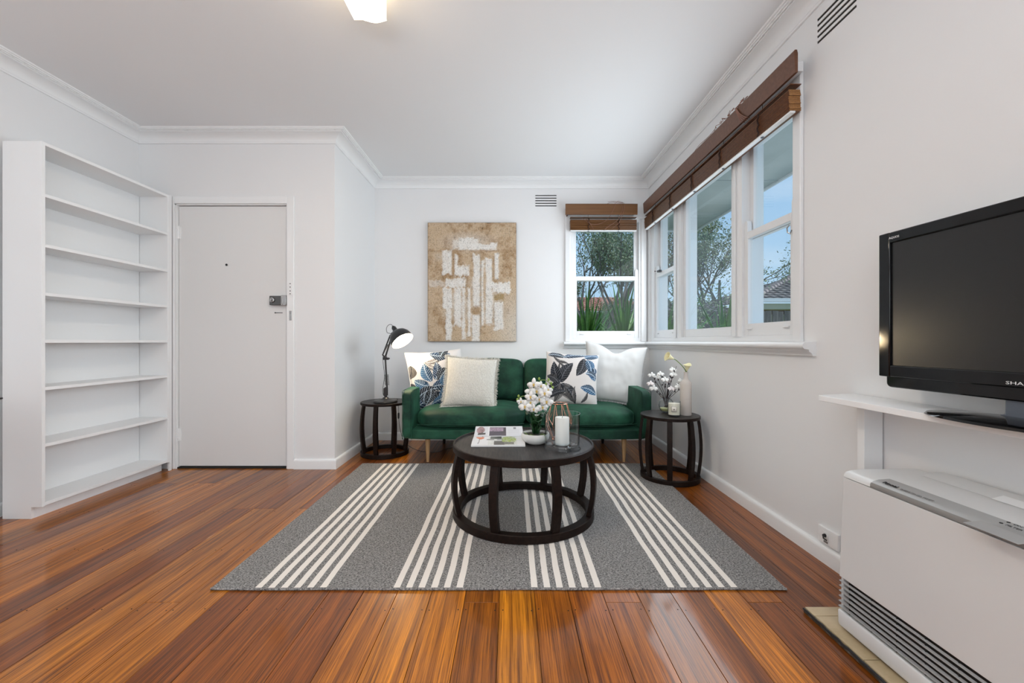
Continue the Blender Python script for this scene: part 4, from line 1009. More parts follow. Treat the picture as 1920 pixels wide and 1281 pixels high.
def flower(parent, c, face, size, petal, heart, n5=True, seed=0, name='blossom'):
    q = random.Random(seed); z = Vector(face).normalized(); x = z.orthogonal().normalized(); x = (Vector((0, 0, 1)) - z * z.z); x = x.normalized() if x.length > .1 else z.orthogonal().normalized(); y = z.cross(x)
    b = nb()
    for k, (a, l, w_) in enumerate(((90, 1, .42), (-90, 1, .42), (0, .95, .30), (128, .9, .30), (-128, .9, .30))):
        a = R(a + q.uniform(-8, 8)); dv = x * math.cos(a) + y * math.sin(a); sv = z.cross(dv)
        rows = []
        for t in (0, .25, .5, .75, 1):
            ww = w_ * size * math.sin(PI * min(.98, t * .82 + .1)) ** .8; p = Vector(c) + dv * (size * l * t) + z * (.12 * size * math.sin(t * PI) - .10 * size * t * t)
            rows.append([b.verts.new(p - sv * ww - z * .05 * size), b.verts.new(p + z * .03 * size), b.verts.new(p + sv * ww - z * .05 * size)])
        for r0, r1 in zip(rows, rows[1:]):
            b.faces.new((r0[0], r0[1], r1[1], r1[0])); b.faces.new((r0[1], r0[2], r1[2], r1[1]))
    f = build(name, b, petal, parent, smooth=80); f.modifiers.new('thick', 'SOLIDIFY').thickness = .0008
    b = nb(); ball(b, Vector(c) + z * size * .12, size * .16, 6); ball(b, Vector(c) + z * size * .16 - x * size * .18, size * .11, 5); build('flower_heart', b, heart, f)
    return f
st1 = crom([Vector((-.005, 0, .05)), Vector((-.012, 0, .14)), Vector((-.016, -.01, .24)), Vector((.0, -.015, .32)), Vector((.03, -.02, .365)), Vector((.07, -.02, .36)), Vector((.095, -.02, .33))])
st2 = crom([Vector((.014, 0, .05)), Vector((.010, 0, .15)), Vector((-.004, -.01, .23)), Vector((-.035, -.02, .27)), Vector((-.075, -.025, .275)), Vector((-.105, -.02, .255))])
b = nb(); tube(b, st1, .0022, 6); build('flower_stem', b, GSTEM, oc)
b = nb(); tube(b, st2, .0022, 6); build('flower_stem', b, GSTEM, oc)
for xx_ in (.0, .018):
    b = nb(); tube(b, [(xx_, .008, .05), (xx_ - .004, .004, .24)], .002, 6); build('support_stick', b, BLACKM, oc)
b = nb(); box(b, -.012, .024, -.006, .012, .16, .164); build('stem_clip', b, PETAL, oc)
for k, (fx_, fz_, s_) in enumerate(((-.012, .345, .036), (.005, .305, .036), (-.030, .305, .030), (.050, .295, .036), (.062, .245, .036), (.040, .210, .034), (-.062, .220, .036), (-.030, .240, .033), (.022, .255, .034), (-.030, .275, .032), (.030, .335, .026), (.072, .31, .028), (-.012, .205, .028), (-.085, .245, .022))):
    flower(oc, (fx_, -.035 + .02 * ((k * 7) % 3 - 1), fz_), (.25 * ((k % 3) - 1), -1, .05 * ((k % 4) - 2)), s_ * 1.12, PETAL, ORCHC, seed=k)
for k, (bx_, bz_) in enumerate(((-.105, .255), (-.098, .275), (.098, .325), (.09, .35), (.075, .37), (.02, .375), (.06, .345))):
    b = nb(); ball(b, (bx_, -.02, bz_), .0075, 6, (.9, .9, 1.2)); build('bud', b, BUD, oc)
for pts in ([(.02, -.03, .052), (.04, -.06, .065), (.05, -.08, .055), (.052, -.088, .035)], [(-.02, -.03, .052), (-.035, -.06, .062), (-.01, -.075, .058)], [(-.05, 0, .052), (-.065, -.03, .068), (-.045, -.055, .060)]):
    b = nb(); tube(b, crom([Vector(p) for p in pts]), .0022, 5); build('aerial_root', b, GSTEM, oc)

# hurricane glass + pillar candle + wire holder
HX, HY = .283, 2.315
hg = empty('hurricane_glass', (HX, HY, TZ), (0, 0, 0), 'clear glass hurricane cylinder with a flared foot on the coffee table', 'candle holder')
b = nb(); lathe(b, [(.0, .0005), (.090, .0005), (.102, .004), (.101, .008), (.094, .016), (.0955, .04), (.0965, .12), (.098, .190), (.1, .194), (.097, .194), (.0945, .12), (.0925, .04), (.088, .018), (.06, .012), (.052, .012), (.046, .020), (0, .021)], 56)
build('glass_cylinder', b, VESSEL, hg, smooth=50)
b = nb(); torus(b, (0, 0, .193), .0985, .0016, 56, 6); build('glass_rim', b, VESSEL, hg, smooth=80)
b = nb(); lathe(b, [(.048, .012), (.050, .018), (.050, .030), (.046, .034), (.043, .030), (.043, .022)], 32, (0, 0, 0)); build('candle_cup', b, VESSEL, hg, smooth=80)
pc = empty('pillar_candle', (HX, HY, TZ + .022), (0, 0, 0), 'white pillar candle standing inside the glass hurricane', 'candle')
b = nb(); lathe(b, [(0, 0), (.038, 0), (.039, .003), (.039, .145), (.037, .149), (.030, .149), (.012, .143), (0, .142)], 36); build('wax', b, WAX, pc, smooth=40)
b = nb(); tube(b, [(0, 0, .14), (.001, 0, .150), (.003, 0, .156)], .0012, 5); build('wick', b, INK, pc)
wh_ = empty('wire_holder', (.292, 2.535, TZ), (0, 0, R(10)), 'rose gold geometric wire candle holder behind the glass hurricane', 'candle holder')
b = nb(); torus(b, (0, 0, .215), .049, .002, 40, 6); build('top_ring', b, COPPER, wh_)
b = nb(); torus(b, (0, 0, .003), .042, .002, 40, 6); build('bottom_ring', b, COPPER, wh_)
for k in range(8):
    a = 2 * PI * k / 8; c_, s_ = math.cos(a), math.sin(a); a2 = a + PI / 8
    b = nb(); tube(b, [(.049 * c_, .049 * s_, .215), (.080 * c_, .080 * s_, .095), (.042 * c_, .042 * s_, .003)], .0018, 6); build('wire', b, COPPER, wh_)
    b = nb(); tube(b, [(.049 * c_, .049 * s_, .215), (.078 * math.cos(a2), .078 * math.sin(a2), .130), (.080 * math.cos(a2 + PI / 8), .080 * math.sin(a2 + PI / 8), .095)], .0014, 5); build('cross_wire', b, COPPER, wh_)

# ================================================================== on the right side table
SZ = .4675
bv = empty('bottle_vase', (1.268, 3.035, SZ), (0, 0, 0), 'slim ribbed pale stoneware bottle vase holding two calla lilies', 'vase')
b = nb(); lathe(b, [(0, 0), (.036, 0), (.039, .004), (.039, .222), (.036, .238), (.024, .252), (.0155, .262), (.0145, .30), (.0165, .312), (.013, .312), (.012, .28), (0, .27)], 36); build('vase_body', b, STONEW, bv, smooth=40)
cz = empty('calla_lily', (1.268, 3.035, SZ + .28), (0, 0, 0), 'pale yellow calla lily bending left from the bottle vase', 'flower')
b = nb(); tube(b, crom([Vector((.001, 0, 0)), Vector((.0, 0, .035)), Vector((-.03, -.01, .075)), Vector((-.075, -.02, .115)), Vector((-.098, -.022, .128))]), .003, 6); build('stem', b, GSTEM, cz)
def calla(parent, p, dirv, L_):
    z = Vector(dirv).normalized(); x = z.orthogonal().normalized(); y = z.cross(x); M = Matrix((x, y, z)).transposed()
    b = nb(); n = 20; rings = []
    for (t, r) in ((0, .10), (.2, .16), (.45, .26), (.7, .36), (.9, .52), (1.0, .62)):
        ring = []
        for k in range(n):
            a = 2 * PI * k / n; ex = (.28 * max(0, math.cos(a)) ** 3 * t * t)
            ring.append(b.verts.new(Vector(p) + M @ Vector((r * L_ * math.cos(a) * (1 + ex), r * L_ * math.sin(a), L_ * (t + ex)))))
        rings.append(ring)
    for A, B in zip(rings, rings[1:]):
        for k in range(n): b.faces.new((A[k], A[(k + 1) % n], B[(k + 1) % n], B[k]))
    f = build('spathe', b, YELLOW, parent, smooth=80); f.modifiers.new('thick', 'SOLIDIFY').thickness = .001
    b = nb(); tube(b, [Vector(p), Vector(p) + z * L_ * .8], [.004, .003], 8); build('spadix', b, ORCHC, parent)
calla(cz, (-.098, -.022, .128), (-1, -.2, .35), .055)
cz2 = empty('calla_lily', (1.268, 3.035, SZ + .28), (0, 0, 0), 'pale yellow calla lily standing upright in the bottle vase mouth', 'flower')
b = nb(); tube(b, [(.004, 0, 0), (.006, 0, .042)], .003, 6); build('stem', b, GSTEM, cz2)
calla(cz2, (.006, 0, .038), (.05, -.15, 1), .045)
jc = empty('candle_jar', (1.163, 2.985, SZ), (0, 0, R(-10)), 'cream candle in a clear glass jar with a small square label', 'candle')
b = nb(); lathe(b, [(0, .001), (.042, .001), (.044, .004), (.044, .108), (.043, .110), (.041, .108), (.0405, .012), (0, .010)], 36); build('glass_jar', b, VESSEL, jc, smooth=40)
b = nb(); lathe(b, [(0, .013), (.0395, .013), (.0395, .092), (0, .092)], 36); build('wax', b, WAX2, jc, smooth=40)
b = nb(); A = []; 
for z in (.035, .075):
    A.append([b.verts.new((.0447 * math.sin(t), -.0447 * math.cos(t), z)) for t in np.linspace(-.62, .22, 8)])
for k in range(7): b.faces.new((A[0][k], A[0][k + 1], A[1][k + 1], A[1][k]))
lb = build('paper_label', b, mat('label_paper', (.80, .76, .68), .6), jc); lb.modifiers.new('thick', 'SOLIDIFY').thickness = .0004
b = nb()
for z in (.037, .073):
    tube(b, [(.0453 * math.sin(t), -.0453 * math.cos(t), z) for t in np.linspace(-.60, .20, 8)], .0005, 4)
for t in (-.60, .20): tube(b, [(.0453 * math.sin(t), -.0453 * math.cos(t), .037), (.0453 * math.sin(t), -.0453 * math.cos(t), .073)], .0005, 4)
for t0 in (-.26, -.20, -.14): tube(b, [(.0453 * math.sin(t0), -.0453 * math.cos(t0), .050), (.0453 * math.sin(t0 + .02), -.0453 * math.cos(t0 + .02), .058)], .0011, 4)
build('label_print', b, INK, lb)
gv = empty('globe_vase', (1.163, 3.135, SZ), (0, 0, 0), 'round clear glass globe vase behind the candle jar', 'vase')
pf = [(0, .001), (.022, .001), (.040, .012), (.052, .035), (.056, .058), (.051, .082), (.038, .100), (.026, .108), (.028, .112), (.024, .110), (.036, .098), (.0485, .080), (.053, .058), (.049, .036), (.036, .014), (0, .006)]
b = nb(); lathe(b, pf, 40); build('glass_globe', b, VESSEL, gv, smooth=60)
b = nb(); lathe(b, [(0, .007), (.034, .015), (.046, .034), (0, .034)], 24); build('pale_pebbles', b, mat('lemon_water', (.62, .62, .30), .3), gv)
br = empty('magnolia_branches', (1.163, 3.135, SZ + .036), (0, 0, 0), 'dark magnolia twigs with white blossoms in the globe vase', 'branches')
tips = []
q = random.Random(21)
# (dx,dz) of tips read from the photograph
for k, (tx, tz, ty) in enumerate(((-.110, .245, 0), (-.125, .185, -.02), (-.105, .150, -.03), (-.060, .225, .02), (-.045, .255, -.01), (.020, .150, -.05), (.070, .165, -.05), (.105, .155, -.03), (.055, .250, .0), (.085, .310, .02), (.060, .285, .02), (-.02, .215, -.03), (.11, .205, .0), (.03, .20, .03))):
    tip = Vector((tx, ty, tz)); mid = Vector((tx * .35 + q.uniform(-.008, .008), ty * .4, tz * .58)); base_p = Vector((q.uniform(-.012, .012), q.uniform(-.012, .012), .004))
    pts = crom([base_p, mid * .55 + Vector((0, 0, .02)), mid, tip], 5)
    b = nb(); tube(b, pts, [.0032 * (1 - .6 * i / len(pts)) for i in range(len(pts))], 5); build('twig', b, TWIG, br)
    if k not in (9,):
        flower(br, tip, (tx * 3, -1, .4 + q.uniform(-.3, .5)), .026 + .006 * q.random(), PETALP if k % 4 == 1 else PETAL, ORCHC if k == 7 else PETAL, seed=40 + k)
    for _ in range(2):
        p = mid.lerp(tip, q.uniform(.2, .85)); b = nb(); ball(b, p + Vector((q.uniform(-.008, .008), -.003, q.uniform(-.004, .01))), .005, 6, (1, 1, 1.6)); build('bud', b, TWIG, br)

# ================================================================== television and shelf
sh = empty('wall_shelf', (1.43, 1.2, .762), (0, 0, SL), 'narrow white wall shelf with a bracket post carrying the television', 'shelf')
b = nb(); prism(b, [(-.186, .487), (-.180, .495), (.0, .545), (.0, -.95), (-.186, -.95)], 'z', .0, .022); build('shelf_board', b, CABM, sh, bevel=.0015)
b = nb(); box(b, -.072, .0, .405, .437, -.72, -.0005); build('bracket_post', b, CABM, sh, bevel=.001)
tv = empty('television', (1.320, 1.081, .7845), (0, 0, R(-90) + .052), 'black flat-screen television on its oval stand on the white shelf', 'television')
# local: x along the width (far end negative), -y towards the room
tz0, tzm, tz1 = .843 - .7845, .879 - .7845, 1.374 - .7845
def rrect(x0, x1, z0, z1, r, n=5):
    P = []
    for (cx_, cz_, a0) in ((x1 - r, z1 - r, 0), (x0 + r, z1 - r, 90), (x0 + r, z0 + r, 180), (x1 - r, z0 + r, 270)):
        for k in range(n + 1): a = R(a0 + 90 * k / n); P.append((cx_ + r * math.cos(a), cz_ + r * math.sin(a)))
    return P
b = nb(); prism(b, rrect(-.395, .395, tzm, tz1, .012), 'y', .006, .075); hs = build('housing', b, TVB, tv, smooth=30, bevel=.003)
b = nb(); frame_rect(b, -.395, .395, tzm, tz1, .040, -.004, .008, bot=.040, top=.037); build('bezel', b, TVB, tv, bevel=.0035)
b = nb(); box(b, -.356, .356, .0035, .0055, tzm + .038, tz1 - .035); build('screen', b, TVS, tv)
b = nb(); prism(b, rrect(-.375, .375, tz0, tzm + .02, .016), 'y', .004, .06); build('speaker_lip', b, TVB, tv, smooth=30, bevel=.004)
b = nb(); n = 40; A = []; B = []
for k in range(n):
    a = 2 * PI * k / n; cx_, cy_ = .205 * math.cos(a), .105 * math.sin(a) - .021
    A.append(b.verts.new((cx_, cy_, .0005))); B.append(b.verts.new((cx_ * .97, cy_ * .97, .007)))
C = [b.verts.new((v.co.x * .45, v.co.y * .5, .016)) for v in B]
for k in range(n):
    k2 = (k + 1) % n; b.faces.new((A[k], A[k2], B[k2], B[k])); b.faces.new((B[k], B[k2], C[k2], C[k]))
b.faces.new(A[::-1]); b.faces.new(C); build('stand_base', b, TVB, tv, smooth=50)
b = nb(); prism(b, [(-.07, .012), (.07, .012), (.047, .02), (.045, .08), (-.045, .08), (-.047, .02)], 'y', .012, .045); build('stand_neck', b, TVN, tv, smooth=40, bevel=.004)
TM = Matrix.Rotation(R(90), 4, 'X')
text('SHARP', .0118, TVT, tv, 'maker_lettering', Matrix.Translation((-.032, -.0042, .887 - .7845)) @ TM, xs=1.75)
text('AQUOS', .0105, TVT, tv, 'series_lettering', Matrix.Translation((-.357, -.0042, 1.350 - .7845)) @ TM, xs=1.0)

# ================================================================== gas heater on its tiled hearth
hr = empty('tiled_hearth', (1.26, 1.0, 0), (0, 0, SL * 0), 'low hearth of beige tiles with a dark chipped edge under the heater', 'hearth')
b = nb(); box(b, 1.080 - 1.26, 1.415 - 1.26, -.60, .546, .0005, .0120); build('hearth_base', b, TILEE, hr, bevel=.002)
ys = [(.546, .497), (.494, .290), (.287, .080), (.077, -.130), (-.133, -.34), (-.343, -.59)]
for (ya, yb_) in ys:
    for (xa, xb) in ((1.086, 1.240), (1.243, 1.412)):
        b = nb(); box(b, xa - 1.26, xb - 1.26, yb_, ya, .0121, .0200); build('tile', b, TILEM, hr, bevel=.0012)
b = nb(); tube(b, [(1.081 - 1.26 + .0015 * math.sin(k * 2.1), .546 - k * .0229, .0135 + .0012 * math.sin(k * 3.7)) for k in range(50)], .0042, 6); build('edge_strip', b, BLACKM, hr)
ht = empty('gas_heater', (1.126, 1.062, .0203), (0, 0, R(-90) + SL), 'white gas space heater with silver control strip and floor-level louvres', 'heater')
# local x: far end = -.375, -y front, z up (minus .02)
Z = lambda z: z - .0203
hy = lambda z: .019 * (z - .03) / .507          # front leans back
def hprism(poly, x0_, x1_, m, name, bev=.0, parent=ht):
    b = nb(); prism(b, poly, 'x', x0_, x1_); return build(name, b, m, parent, smooth=35, bevel=bev)
top_curve = [(hy(.537), Z(.537)), (.021, Z(.545)), (.028, Z(.553)), (.045, Z(.5585)), (.075, Z(.561)), (.27, Z(.563))]
hprism([(.024, Z(.065)), (.024, Z(.195)), (.27, Z(.195)), (.27, Z(.03)), (.03, Z(.03))], -.355, .355, DARK, 'inner_case')
hprism([(.005, Z(.196)), (hy(.535), Z(.535)), (.022, Z(.535)), (.022, Z(.196))], -.375, .375, HEAT, 'front_panel', .002)
hprism([(.024, Z(.196)), (.024, Z(.534)), (.27, Z(.534)), (.27, Z(.196))], -.373, .373, HEAT, 'cabinet', .004)
b = nb(); tc_ = top_curve + [(.27, Z(.5375)), (hy(.5375), Z(.5375))]
n = 12; rings = []
for k in range(n + 1):
    rings.append(k)
prism(b, tc_, 'x', -.375, .375); build('top_cover', b, HEAT, ht, smooth=45, bevel=.006)
hprism([(hy(.537) - .0012, Z(.5375)), (hy(.537) - .0012, Z(.546)), (.0205, Z(.5525)), (.0225, Z(.5515)), (.0225, Z(.5375))], -.268, .372, HEATD, 'control_strip_face')
hprism([(.0195, Z(.5500)), (.0275, Z(.5560)), (.045, Z(.5612)), (.080, Z(.5635)), (.080, Z(.5600)), (.045, Z(.5570)), (.0245, Z(.5505))], -.268, .372, HEATS, 'control_strip')
for k in range(6):
    z = .0905 + k * .0172
    f_ = nb(); prism(f_, [(hy(z) - .001, Z(z) + .004), (hy(z) - .001, Z(z) + .0066), (.012, Z(z) + .0078), (.012, Z(z) + .0062), (.004, Z(z) + .0045)], 'x', -.3745, .374); build('louvre', f_, HEATF, ht, smooth=0)
b = nb()
for x in np.linspace(-.34, .34, 9): box(b, x - .0015, x + .0015, .010, .026, Z(.082), Z(.196))
build('louvre_rib', b, DARK, ht, kind='stuff')
hprism([(.012, Z(.085)), (.030, Z(.085)), (.030, Z(.195)), (.024, Z(.195)), (.012, Z(.19))], -.3748, -.366, HEAT, 'grille_end')
hprism([(.0, Z(.040)), (.003, Z(.030)), (.27, Z(.030)), (.27, Z(.085)), (.002, Z(.085)), (-.001, Z(.080))], -.375, .375, HEAT, 'base_panel', .003)
b = nb()
for (fx_, fy_) in ((-.33, .05), (.33, .05), (-.33, .22), (.33, .22)): lathe(b, [(0, 0), (.016, 0), (.014, .012), (0, .012)], 12, (fx_, fy_, 0))
build('foot', b, DARK, ht)
b = nb(); prism(b, [(.215, Z(.563)), (.262, Z(.574)), (.285, Z(.574)), (.285, Z(.563))], 'x', -.300, .30); dfl = build('rear_deflector', b, HEAT, ht, bevel=.001)
hprism([(.21, Z(.5634)), (.245, Z(.5715)), (.248, Z(.5700)), (.22, Z(.5634))], -.10, .28, CABM, 'rear_flap', 0, dfl)
b = nb(); box(b, .045, .155, .028, .072, Z(.5640), Z(.5652)); pl = build('control_lid', b, HEATS, ht, rot=(R(6), 0, 0), bevel=.0005); pl.location = (0, 0, -.0042)
slope = math.atan2(.5612 - .556, .045 - .0275)
TMh = Matrix.Translation((-.243, .033, Z(.5590) + .0016)) @ Matrix.Rotation(slope * .75, 4, 'X')
text('Rinnai', .0165, INK, ht, 'maker_lettering', TMh, ext=.0008, xs=1.2)
TMh2 = Matrix.Translation((-.184, .033, Z(.5590) + .0016)) @ Matrix.Rotation(slope * .75, 4, 'X')
text('ENERGYSAVER 1004FT', .0085, HEATD, ht, 'model_lettering', TMh2, ext=.0006, xs=1.15)
for (tx, ty, s_) in ((.078, .052, 'ON'), (.078, .034, 'FILTER')):
    Mx = Matrix.Translation((tx, ty, Z(.5652) + .0012 + ty * .07)) @ Matrix.Rotation(R(6), 4, 'X')
    text(s_, .010, INK, ht, 'control_lettering', Mx, ext=.0003, xs=1.1)
    b = nb(); lathe(b, [(0, .0016), (.0032, .0016), (.0034, 0)], 10, (tx - .010, ty + .0035, Z(.5652) + .0006 + ty * .07)); build('indicator_light', b, INK, ht)

# wall socket above the skirting
sk = empty('aerial_socket', (XR, 1.872, .124), (0, 0, R(-90)), 'white wall outlet plate with a dark aerial plug just above the skirting', 'wall socket'); rw(sk)
b = nb(); box(b, -.058, .058, -.012, 0, -.036, .036); build('plate', b, CABM, sk, bevel=.002)
b = nb(); box(b, -.024, .008, -.0145, -.012, -.012, .020); mpp = build('mechanism', b, CABM, sk, bevel=.001)
b = nb(); lathe(b, [(0, .010), (.006, .010), (.008, .004), (.008, 0), (0, 0)], 12, (-.010, -.0145, .004), Matrix.Rotation(R(90), 3, 'X')); tube(b, [(-.010, -.0245, .004), (0, -.030, -.004), (.010, -.022, -.010)], .003, 6); build('aerial_plug', b, BLACKM, sk)
b = nb(); box(b, -.022, .002, -.0128, -.0118, -.030, -.020); build('label_slot', b, HEATD, sk)

# ================================================================== outdoors
GZ0 = -.45
bm = nb(); box(bm, -14, 34, YB + .12, 44, GZ0 - .2, GZ0); st('garden_ground', bm, GRASS)
# own roof overhang
bm = nb(); box(bm, XR + .12, 2.17, YR - .5, 4.95, 2.312, 2.33); box(bm, -2.2, XR + .12, YB + .125, 4.95, 2.312, 2.33); ev = st('eave_soffit', bm, SOFFIT)
bm = nb(); box(bm, 2.17, 2.19, YR - .5, 4.97, 2.295, 2.46); box(bm, -2.2, 2.17, 4.95, 4.97, 2.295, 2.46); build('fascia_board', bm, FRAMEM, ev)
bm = nb()
for y in np.arange(-2, 4.9, .9): box(bm, XR + .125, 2.168, y, y + .03, 2.306, 2.312)
build('joint_strip', bm, SOFFIT, ev)
# yuccas close to the glass
def blade(az, el, L_, w_, droop):
    d0 = Vector((math.cos(az) * math.cos(el), math.sin(az) * math.cos(el), math.sin(el))); side = Vector((-math.sin(az), math.cos(az), 0)); pts = []; p = Vector((0, 0, 0)); d1 = d0.copy()
    b = nb(); rows = []
    N = 7
    for k in range(N):
        t = k / (N - 1); ww = w_ * (.55 + .9 * t if t < .35 else (1 - t) * 1.33 + .005) ; nn = side.cross(d1).normalized()
        rows.append([b.verts.new(p - side * ww + nn * ww * .45), b.verts.new(p), b.verts.new(p + side * ww + nn * ww * .45)])
        p = p + d1 * (L_ / (N - 1)); d1 = (d1 + Vector((0, 0, -droop / N))).normalized()
    for a, c in zip(rows, rows[1:]):
        b.faces.new((a[0], a[1], c[1], c[0])); b.faces.new((a[1], a[2], c[2], c[1]))
    return b
blades = []
q = random.Random(5)
for k in range(26):
    b = blade(0, R(q.uniform(12, 86)), q.uniform(.55, .86), q.uniform(.020, .031), q.uniform(.1, .9))
    bmesh.ops.recalc_face_normals(b, faces=b.faces); me = bpy.data.meshes.new('leaf'); b.to_mesh(me); b.free(); me.materials.append(LEAFOUT); me.shade_smooth(); blades.append(me)
def yucca(x, y, z, n, label, s=1.0, seed=0):
    q = random.Random(seed); e = empty('yucca', (x, y, GZ0), (0, 0, 0), label, 'plant', 'yuccas outside the corner windows')
    b = nb(); hh = z - GZ0; tube(b, [(0, 0, 0), (.02, .01, hh * .5), (0, 0, hh)], [.06, .05, .045], 9); build('trunk', b, BARK, e)
    for k in range(n):
        o = new_obj('leaf', blades[q.randrange(len(blades))], e); o.location = (0, 0, hh - .10 + .16 * k / n + q.uniform(-.02, .02)); o.rotation_euler = (q.uniform(-.15, .15), q.uniform(-.25, .05), q.uniform(0, 2 * PI)); sc__ = s * q.uniform(.85, 1.15); o.scale = (sc__,) * 3
    return e
ylab = ['second green yucca from the left behind the back window', 'green yucca furthest left behind the back window', 'green yucca behind the right half of the back window', 'low green yucca behind the middle of the back window', 'green yucca seen through the narrow corner sash', 'green yucca at the foot of the wide side window', 'green yucca below the left edge of the wide side window']
for k, (x, y, z, n, s) in enumerate(((.95, 5.22, .90, 40, 1.0), (.72, 5.45, .95, 36, .95), (1.42, 5.28, .92, 40, 1.0), (1.15, 5.75, .88, 36, 1.0), (1.98, 5.35, .90, 36, 1.0), (2.75, 5.40, .82, 36, 1.1), (2.35, 5.70, .88, 34, 1.0))):
    yucca(x, y, z, n, ylab[k], s, 60 + k)
# trees
def tree(name, x, y, h0, spread, label, seed, mat_l, nleaf, leaf=.05, lean=(0, 0), levels=4, trunk_r=.12):
    q = random.Random(seed); e = empty(name, (x, y, GZ0), (0, 0, 0), label, 'tree'); b = nb(); tipsL = []
    def grow(p, d_, L_, r, lvl):
        n = 5; pts = [p]; cur = p.copy(); dd = d_.copy()
        for k in range(n):
            dd = (dd + Vector((q.uniform(-.22, .22), q.uniform(-.22, .22), q.uniform(-.12, .16)))).normalized(); cur = cur + dd * (L_ / n); pts.append(cur.copy())
            if lvl <= 1 or k > 2: tipsL.append((cur.copy(), lvl))
        tube(b, pts, [r * (1 - .5 * k / n) for k in range(n + 1)], 6 if lvl > 2 else 4, cap=False)
        if lvl == 0: return
        for k in range(q.choice((2, 3, 3)) if lvl < levels else 5):
            t = q.uniform(.35, 1.0); i = min(n, int(t * n)); pp = pts[i]
            nd = (dd + Vector((q.uniform(-1, 1), q.uniform(-1, 1), q.uniform(-.35, .75))) * .85).normalized()
            grow(pp, nd, L_ * q.uniform(.60, .82), r * .58, lvl - 1)
    grow(Vector((0, 0, 0)), Vector((lean[0], lean[1], 1)).normalized(), h0, trunk_r, levels)
    build('trunk', b, BARK, e)
    rs_ = np.random.RandomState(seed); T = np.array([t[0][:] for t in tipsL if t[1] <= 1])
    pick = T[rs_.randint(0, len(T), nleaf)] + rs_.normal(0, .085 * spread, (nleaf, 3))
    a = rs_.normal(size=(nleaf, 3)); a /= np.linalg.norm(a, axis=1)[:, None]; c = rs_.normal(size=(nleaf, 3)); c = np.cross(a, c); c /= np.linalg.norm(c, axis=1)[:, None]
    L_ = leaf * rs_.uniform(.6, 1.3, (nleaf, 1)); V = np.stack([pick, pick + a * L_ * .5 + c * L_ * .22, pick + a * L_, pick + a * L_ * .5 - c * L_ * .22], 1).reshape(-1, 3)
    me = bpy.data.meshes.new('foliage'); me.from_pydata(V.tolist(), [], np.arange(nleaf * 4).reshape(-1, 4).tolist()); me.materials.append(mat_l); o = new_obj('foliage', me, e); o['kind'] = 'stuff'
    return e
tree('paperbark_tree', 1.75, 7.9, 2.15, 1.0, 'grey-green tree with a forked pale trunk behind the yuccas', 3, FOLI, 17000, .050, (.12, 0), 5, .08)
tree('paperbark_tree', 4.25, 8.3, 2.0, 1.0, 'spreading grey-green tree with bare twigs beyond the wide side window', 12, FOLI, 19000, .050, (-.03, 0), 5, .07)
tree('garden_shrub', 2.5, 8.9, 1.15, 1.2, 'round grey-green shrub between the two trees in front of the fence', 31, FOLI, 11000, .055, (0, 0), 4, .05)
# paling fence
fe = empty('paling_fence', (5, 9.9, GZ0), (0, 0, 0), 'weathered grey timber paling fence across the back of the garden', 'fence')
pm = []
for k in range(4):
    b = nb(); hh = 2.14 + k * .012; box(b, -.066, .066, -.009, .009, 0, hh); 
    bmesh.ops.recalc_face_normals(b, faces=b.faces); me = bpy.data.meshes.new('paling'); b.to_mesh(me); b.free(); me.materials.append(PALING); pm.append(me)
q = random.Random(9)
for k in range(74):
    o = new_obj('paling', q.choice(pm), fe); o.location = (-5.2 + k * .140, q.uniform(-.006, .006) + (.018 if k % 2 else 0), 0); o.rotation_euler = (0, q.uniform(-.006, .006), 0)
for z in (.4, 1.7):
    b = nb(); box(b, -5.3, 5.2, .03, .07, z, z + .075); build('rail', b, PALING, fe)
# neighbouring house with grey hip roof
HYn = 14.5
nh = empty('neighbour_house', (12.5, HYn, GZ0), (0, 0, 0), 'brown brick house with a grey tiled hip roof beyond the fence', 'house')
g = -GZ0
def tiled(bm, P0, P1, P2, P3, rows, cols, h=.05):
    """tiled roof plane: P0,P1 eave left/right, P2,P3 ridge right/left"""
    P0, P1, P2, P3 = map(Vector, (P0, P1, P2, P3)); nrm = (P1 - P0).cross(P3 - P0).normalized()
    if nrm.z < 0: nrm = -nrm
    for r in range(rows):
        t0, t1 = r / rows, (r + 1) / rows
        A0, B0 = P0.lerp(P3, t0), P1.lerp(P2, t0); A1, B1 = P0.lerp(P3, t1), P1.lerp(P2, t1)
        n = max(1, int(cols * (B0 - A0).length / (P1 - P0).length)) * 2
        lo = []; up = []; bt = []
        for k in range(n + 1):
            w_ = h * (.55 if k % 2 else 0)
            lo.append(bm.verts.new(A0.lerp(B0, k / n) + nrm * (h + w_))); up.append(bm.verts.new(A1.lerp(B1, k / n) + nrm * (.01 + w_))); bt.append(bm.verts.new(A0.lerp(B0, k / n)))
        for k in range(n):
            bm.faces.new((lo[k], lo[k + 1], up[k + 1], up[k])); bm.faces.new((bt[k], bt[k + 1], lo[k + 1], lo[k]))
EZ = 2.42 + g
b = nb(); box(b, -3.9, 6, .6, 7, 0, EZ - .12)
build('brick_wall', b, BRICK, nh)
b = nb(); tiled(b, (-4.1, 0, EZ), (7, 0, EZ), (7, 4.0, EZ + 1.45), (.1, 4.0, EZ + 1.45), 13, 38); rf = build('tiled_roof', b, ROOFT, nh, smooth=0)
b = nb(); tiled(b, (-4.1, 8.0, EZ), (-4.1, 0, EZ), (.1, 4.0, EZ + 1.45), (.1, 4.01, EZ + 1.45), 13, 28); build('tiled_roof', b, ROOFT, nh, smooth=0)
b = nb()
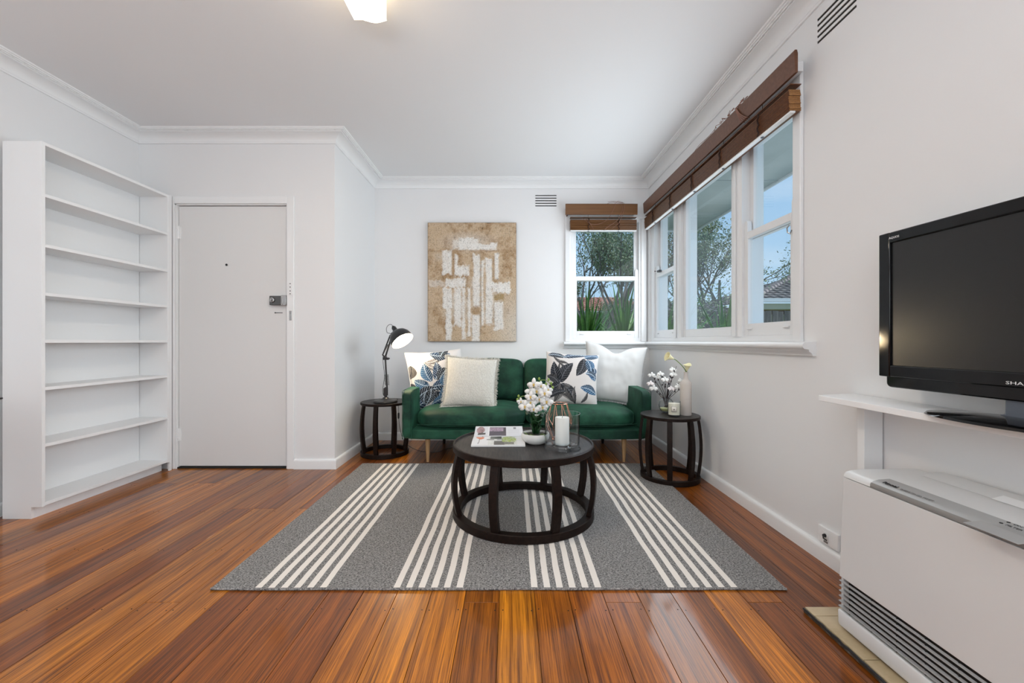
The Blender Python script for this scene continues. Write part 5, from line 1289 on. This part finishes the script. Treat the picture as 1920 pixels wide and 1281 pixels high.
for k in range(16):
    t = k / 16; p = Vector((-4.1, 0, EZ + .10)).lerp(Vector((.1, 4.0, EZ + 1.57)), t); p2 = Vector((-4.1, 0, EZ + .06)).lerp(Vector((.1, 4.0, EZ + 1.51)), t + 1 / 16)
    tube(b, [p, p2], [.13, .10], 8)
build('ridge_cap', b, RIDGE, nh, kind='stuff')
b = nb(); box(b, -4.15, 7, -.10, .02, EZ - .06, EZ + .07); build('gutter', b, FRAMEM, nh)
b = nb(); box(b, -4.1, 7, .02, .6, EZ - .30, EZ - .10); build('fascia', b, CREAM, nh)
b = nb(); box(b, -3.2, -1.6, .55, .62, .9, EZ - .45); build('cream_panel', b, CREAM, nh)
b = nb(); box(b, -.7, -.55, .05, .15, 0, EZ - .1); build('porch_post', b, FRAMEM, nh)
# lower shed roof left of it, seen through the twigs
b = nb(); sd = empty('garden_shed', (6.6, 15.5, GZ0), (0, 0, 0), 'long low cream-trimmed outbuilding behind the twigs above the fence', 'shed')
b = nb(); box(b, -2.4, 2.0, 0, 3, 0, 2.3); build('wall', b, BRICK, sd)
b = nb(); box(b, -2.6, 2.0, -.25, -.05, 2.28, 2.45); build('fascia', b, CREAM, sd)
b = nb(); tiled(b, (-2.6, -.2, 2.45), (2.0, -.2, 2.45), (2.0, 2, 2.95), (-2.6, 2, 2.95), 6, 20); build('tiled_roof', b, ROOFT, sd, smooth=0)
# red roofed house far behind
rh = empty('red_roofed_house', (4.6, 21, GZ0), (0, 0, 0), 'distant house with an orange-red tiled roof behind the tree', 'house')
b = nb(); box(b, -3.4, 3.4, .4, 6, 0, 2.5 + g); build('wall', b, CREAM, rh)
b = nb(); tiled(b, (-3.8, 0, 2.5 + g), (3.8, 0, 2.5 + g), (1.2, 3.4, 3.55 + g), (-1.2, 3.4, 3.55 + g), 10, 26, .06); build('tiled_roof', b, REDT, rh, smooth=0)
b = nb(); tiled(b, (-3.8, 6.8, 2.5 + g), (-3.8, 0, 2.5 + g), (-1.2, 3.4, 3.55 + g), (-1.2, 3.41, 3.55 + g), 10, 24, .06); build('tiled_roof', b, REDT, rh, smooth=0)
b = nb(); box(b, -3.9, 3.9, -.1, .0, 2.4 + g, 2.52 + g); build('gutter', b, FRAMEM, rh)
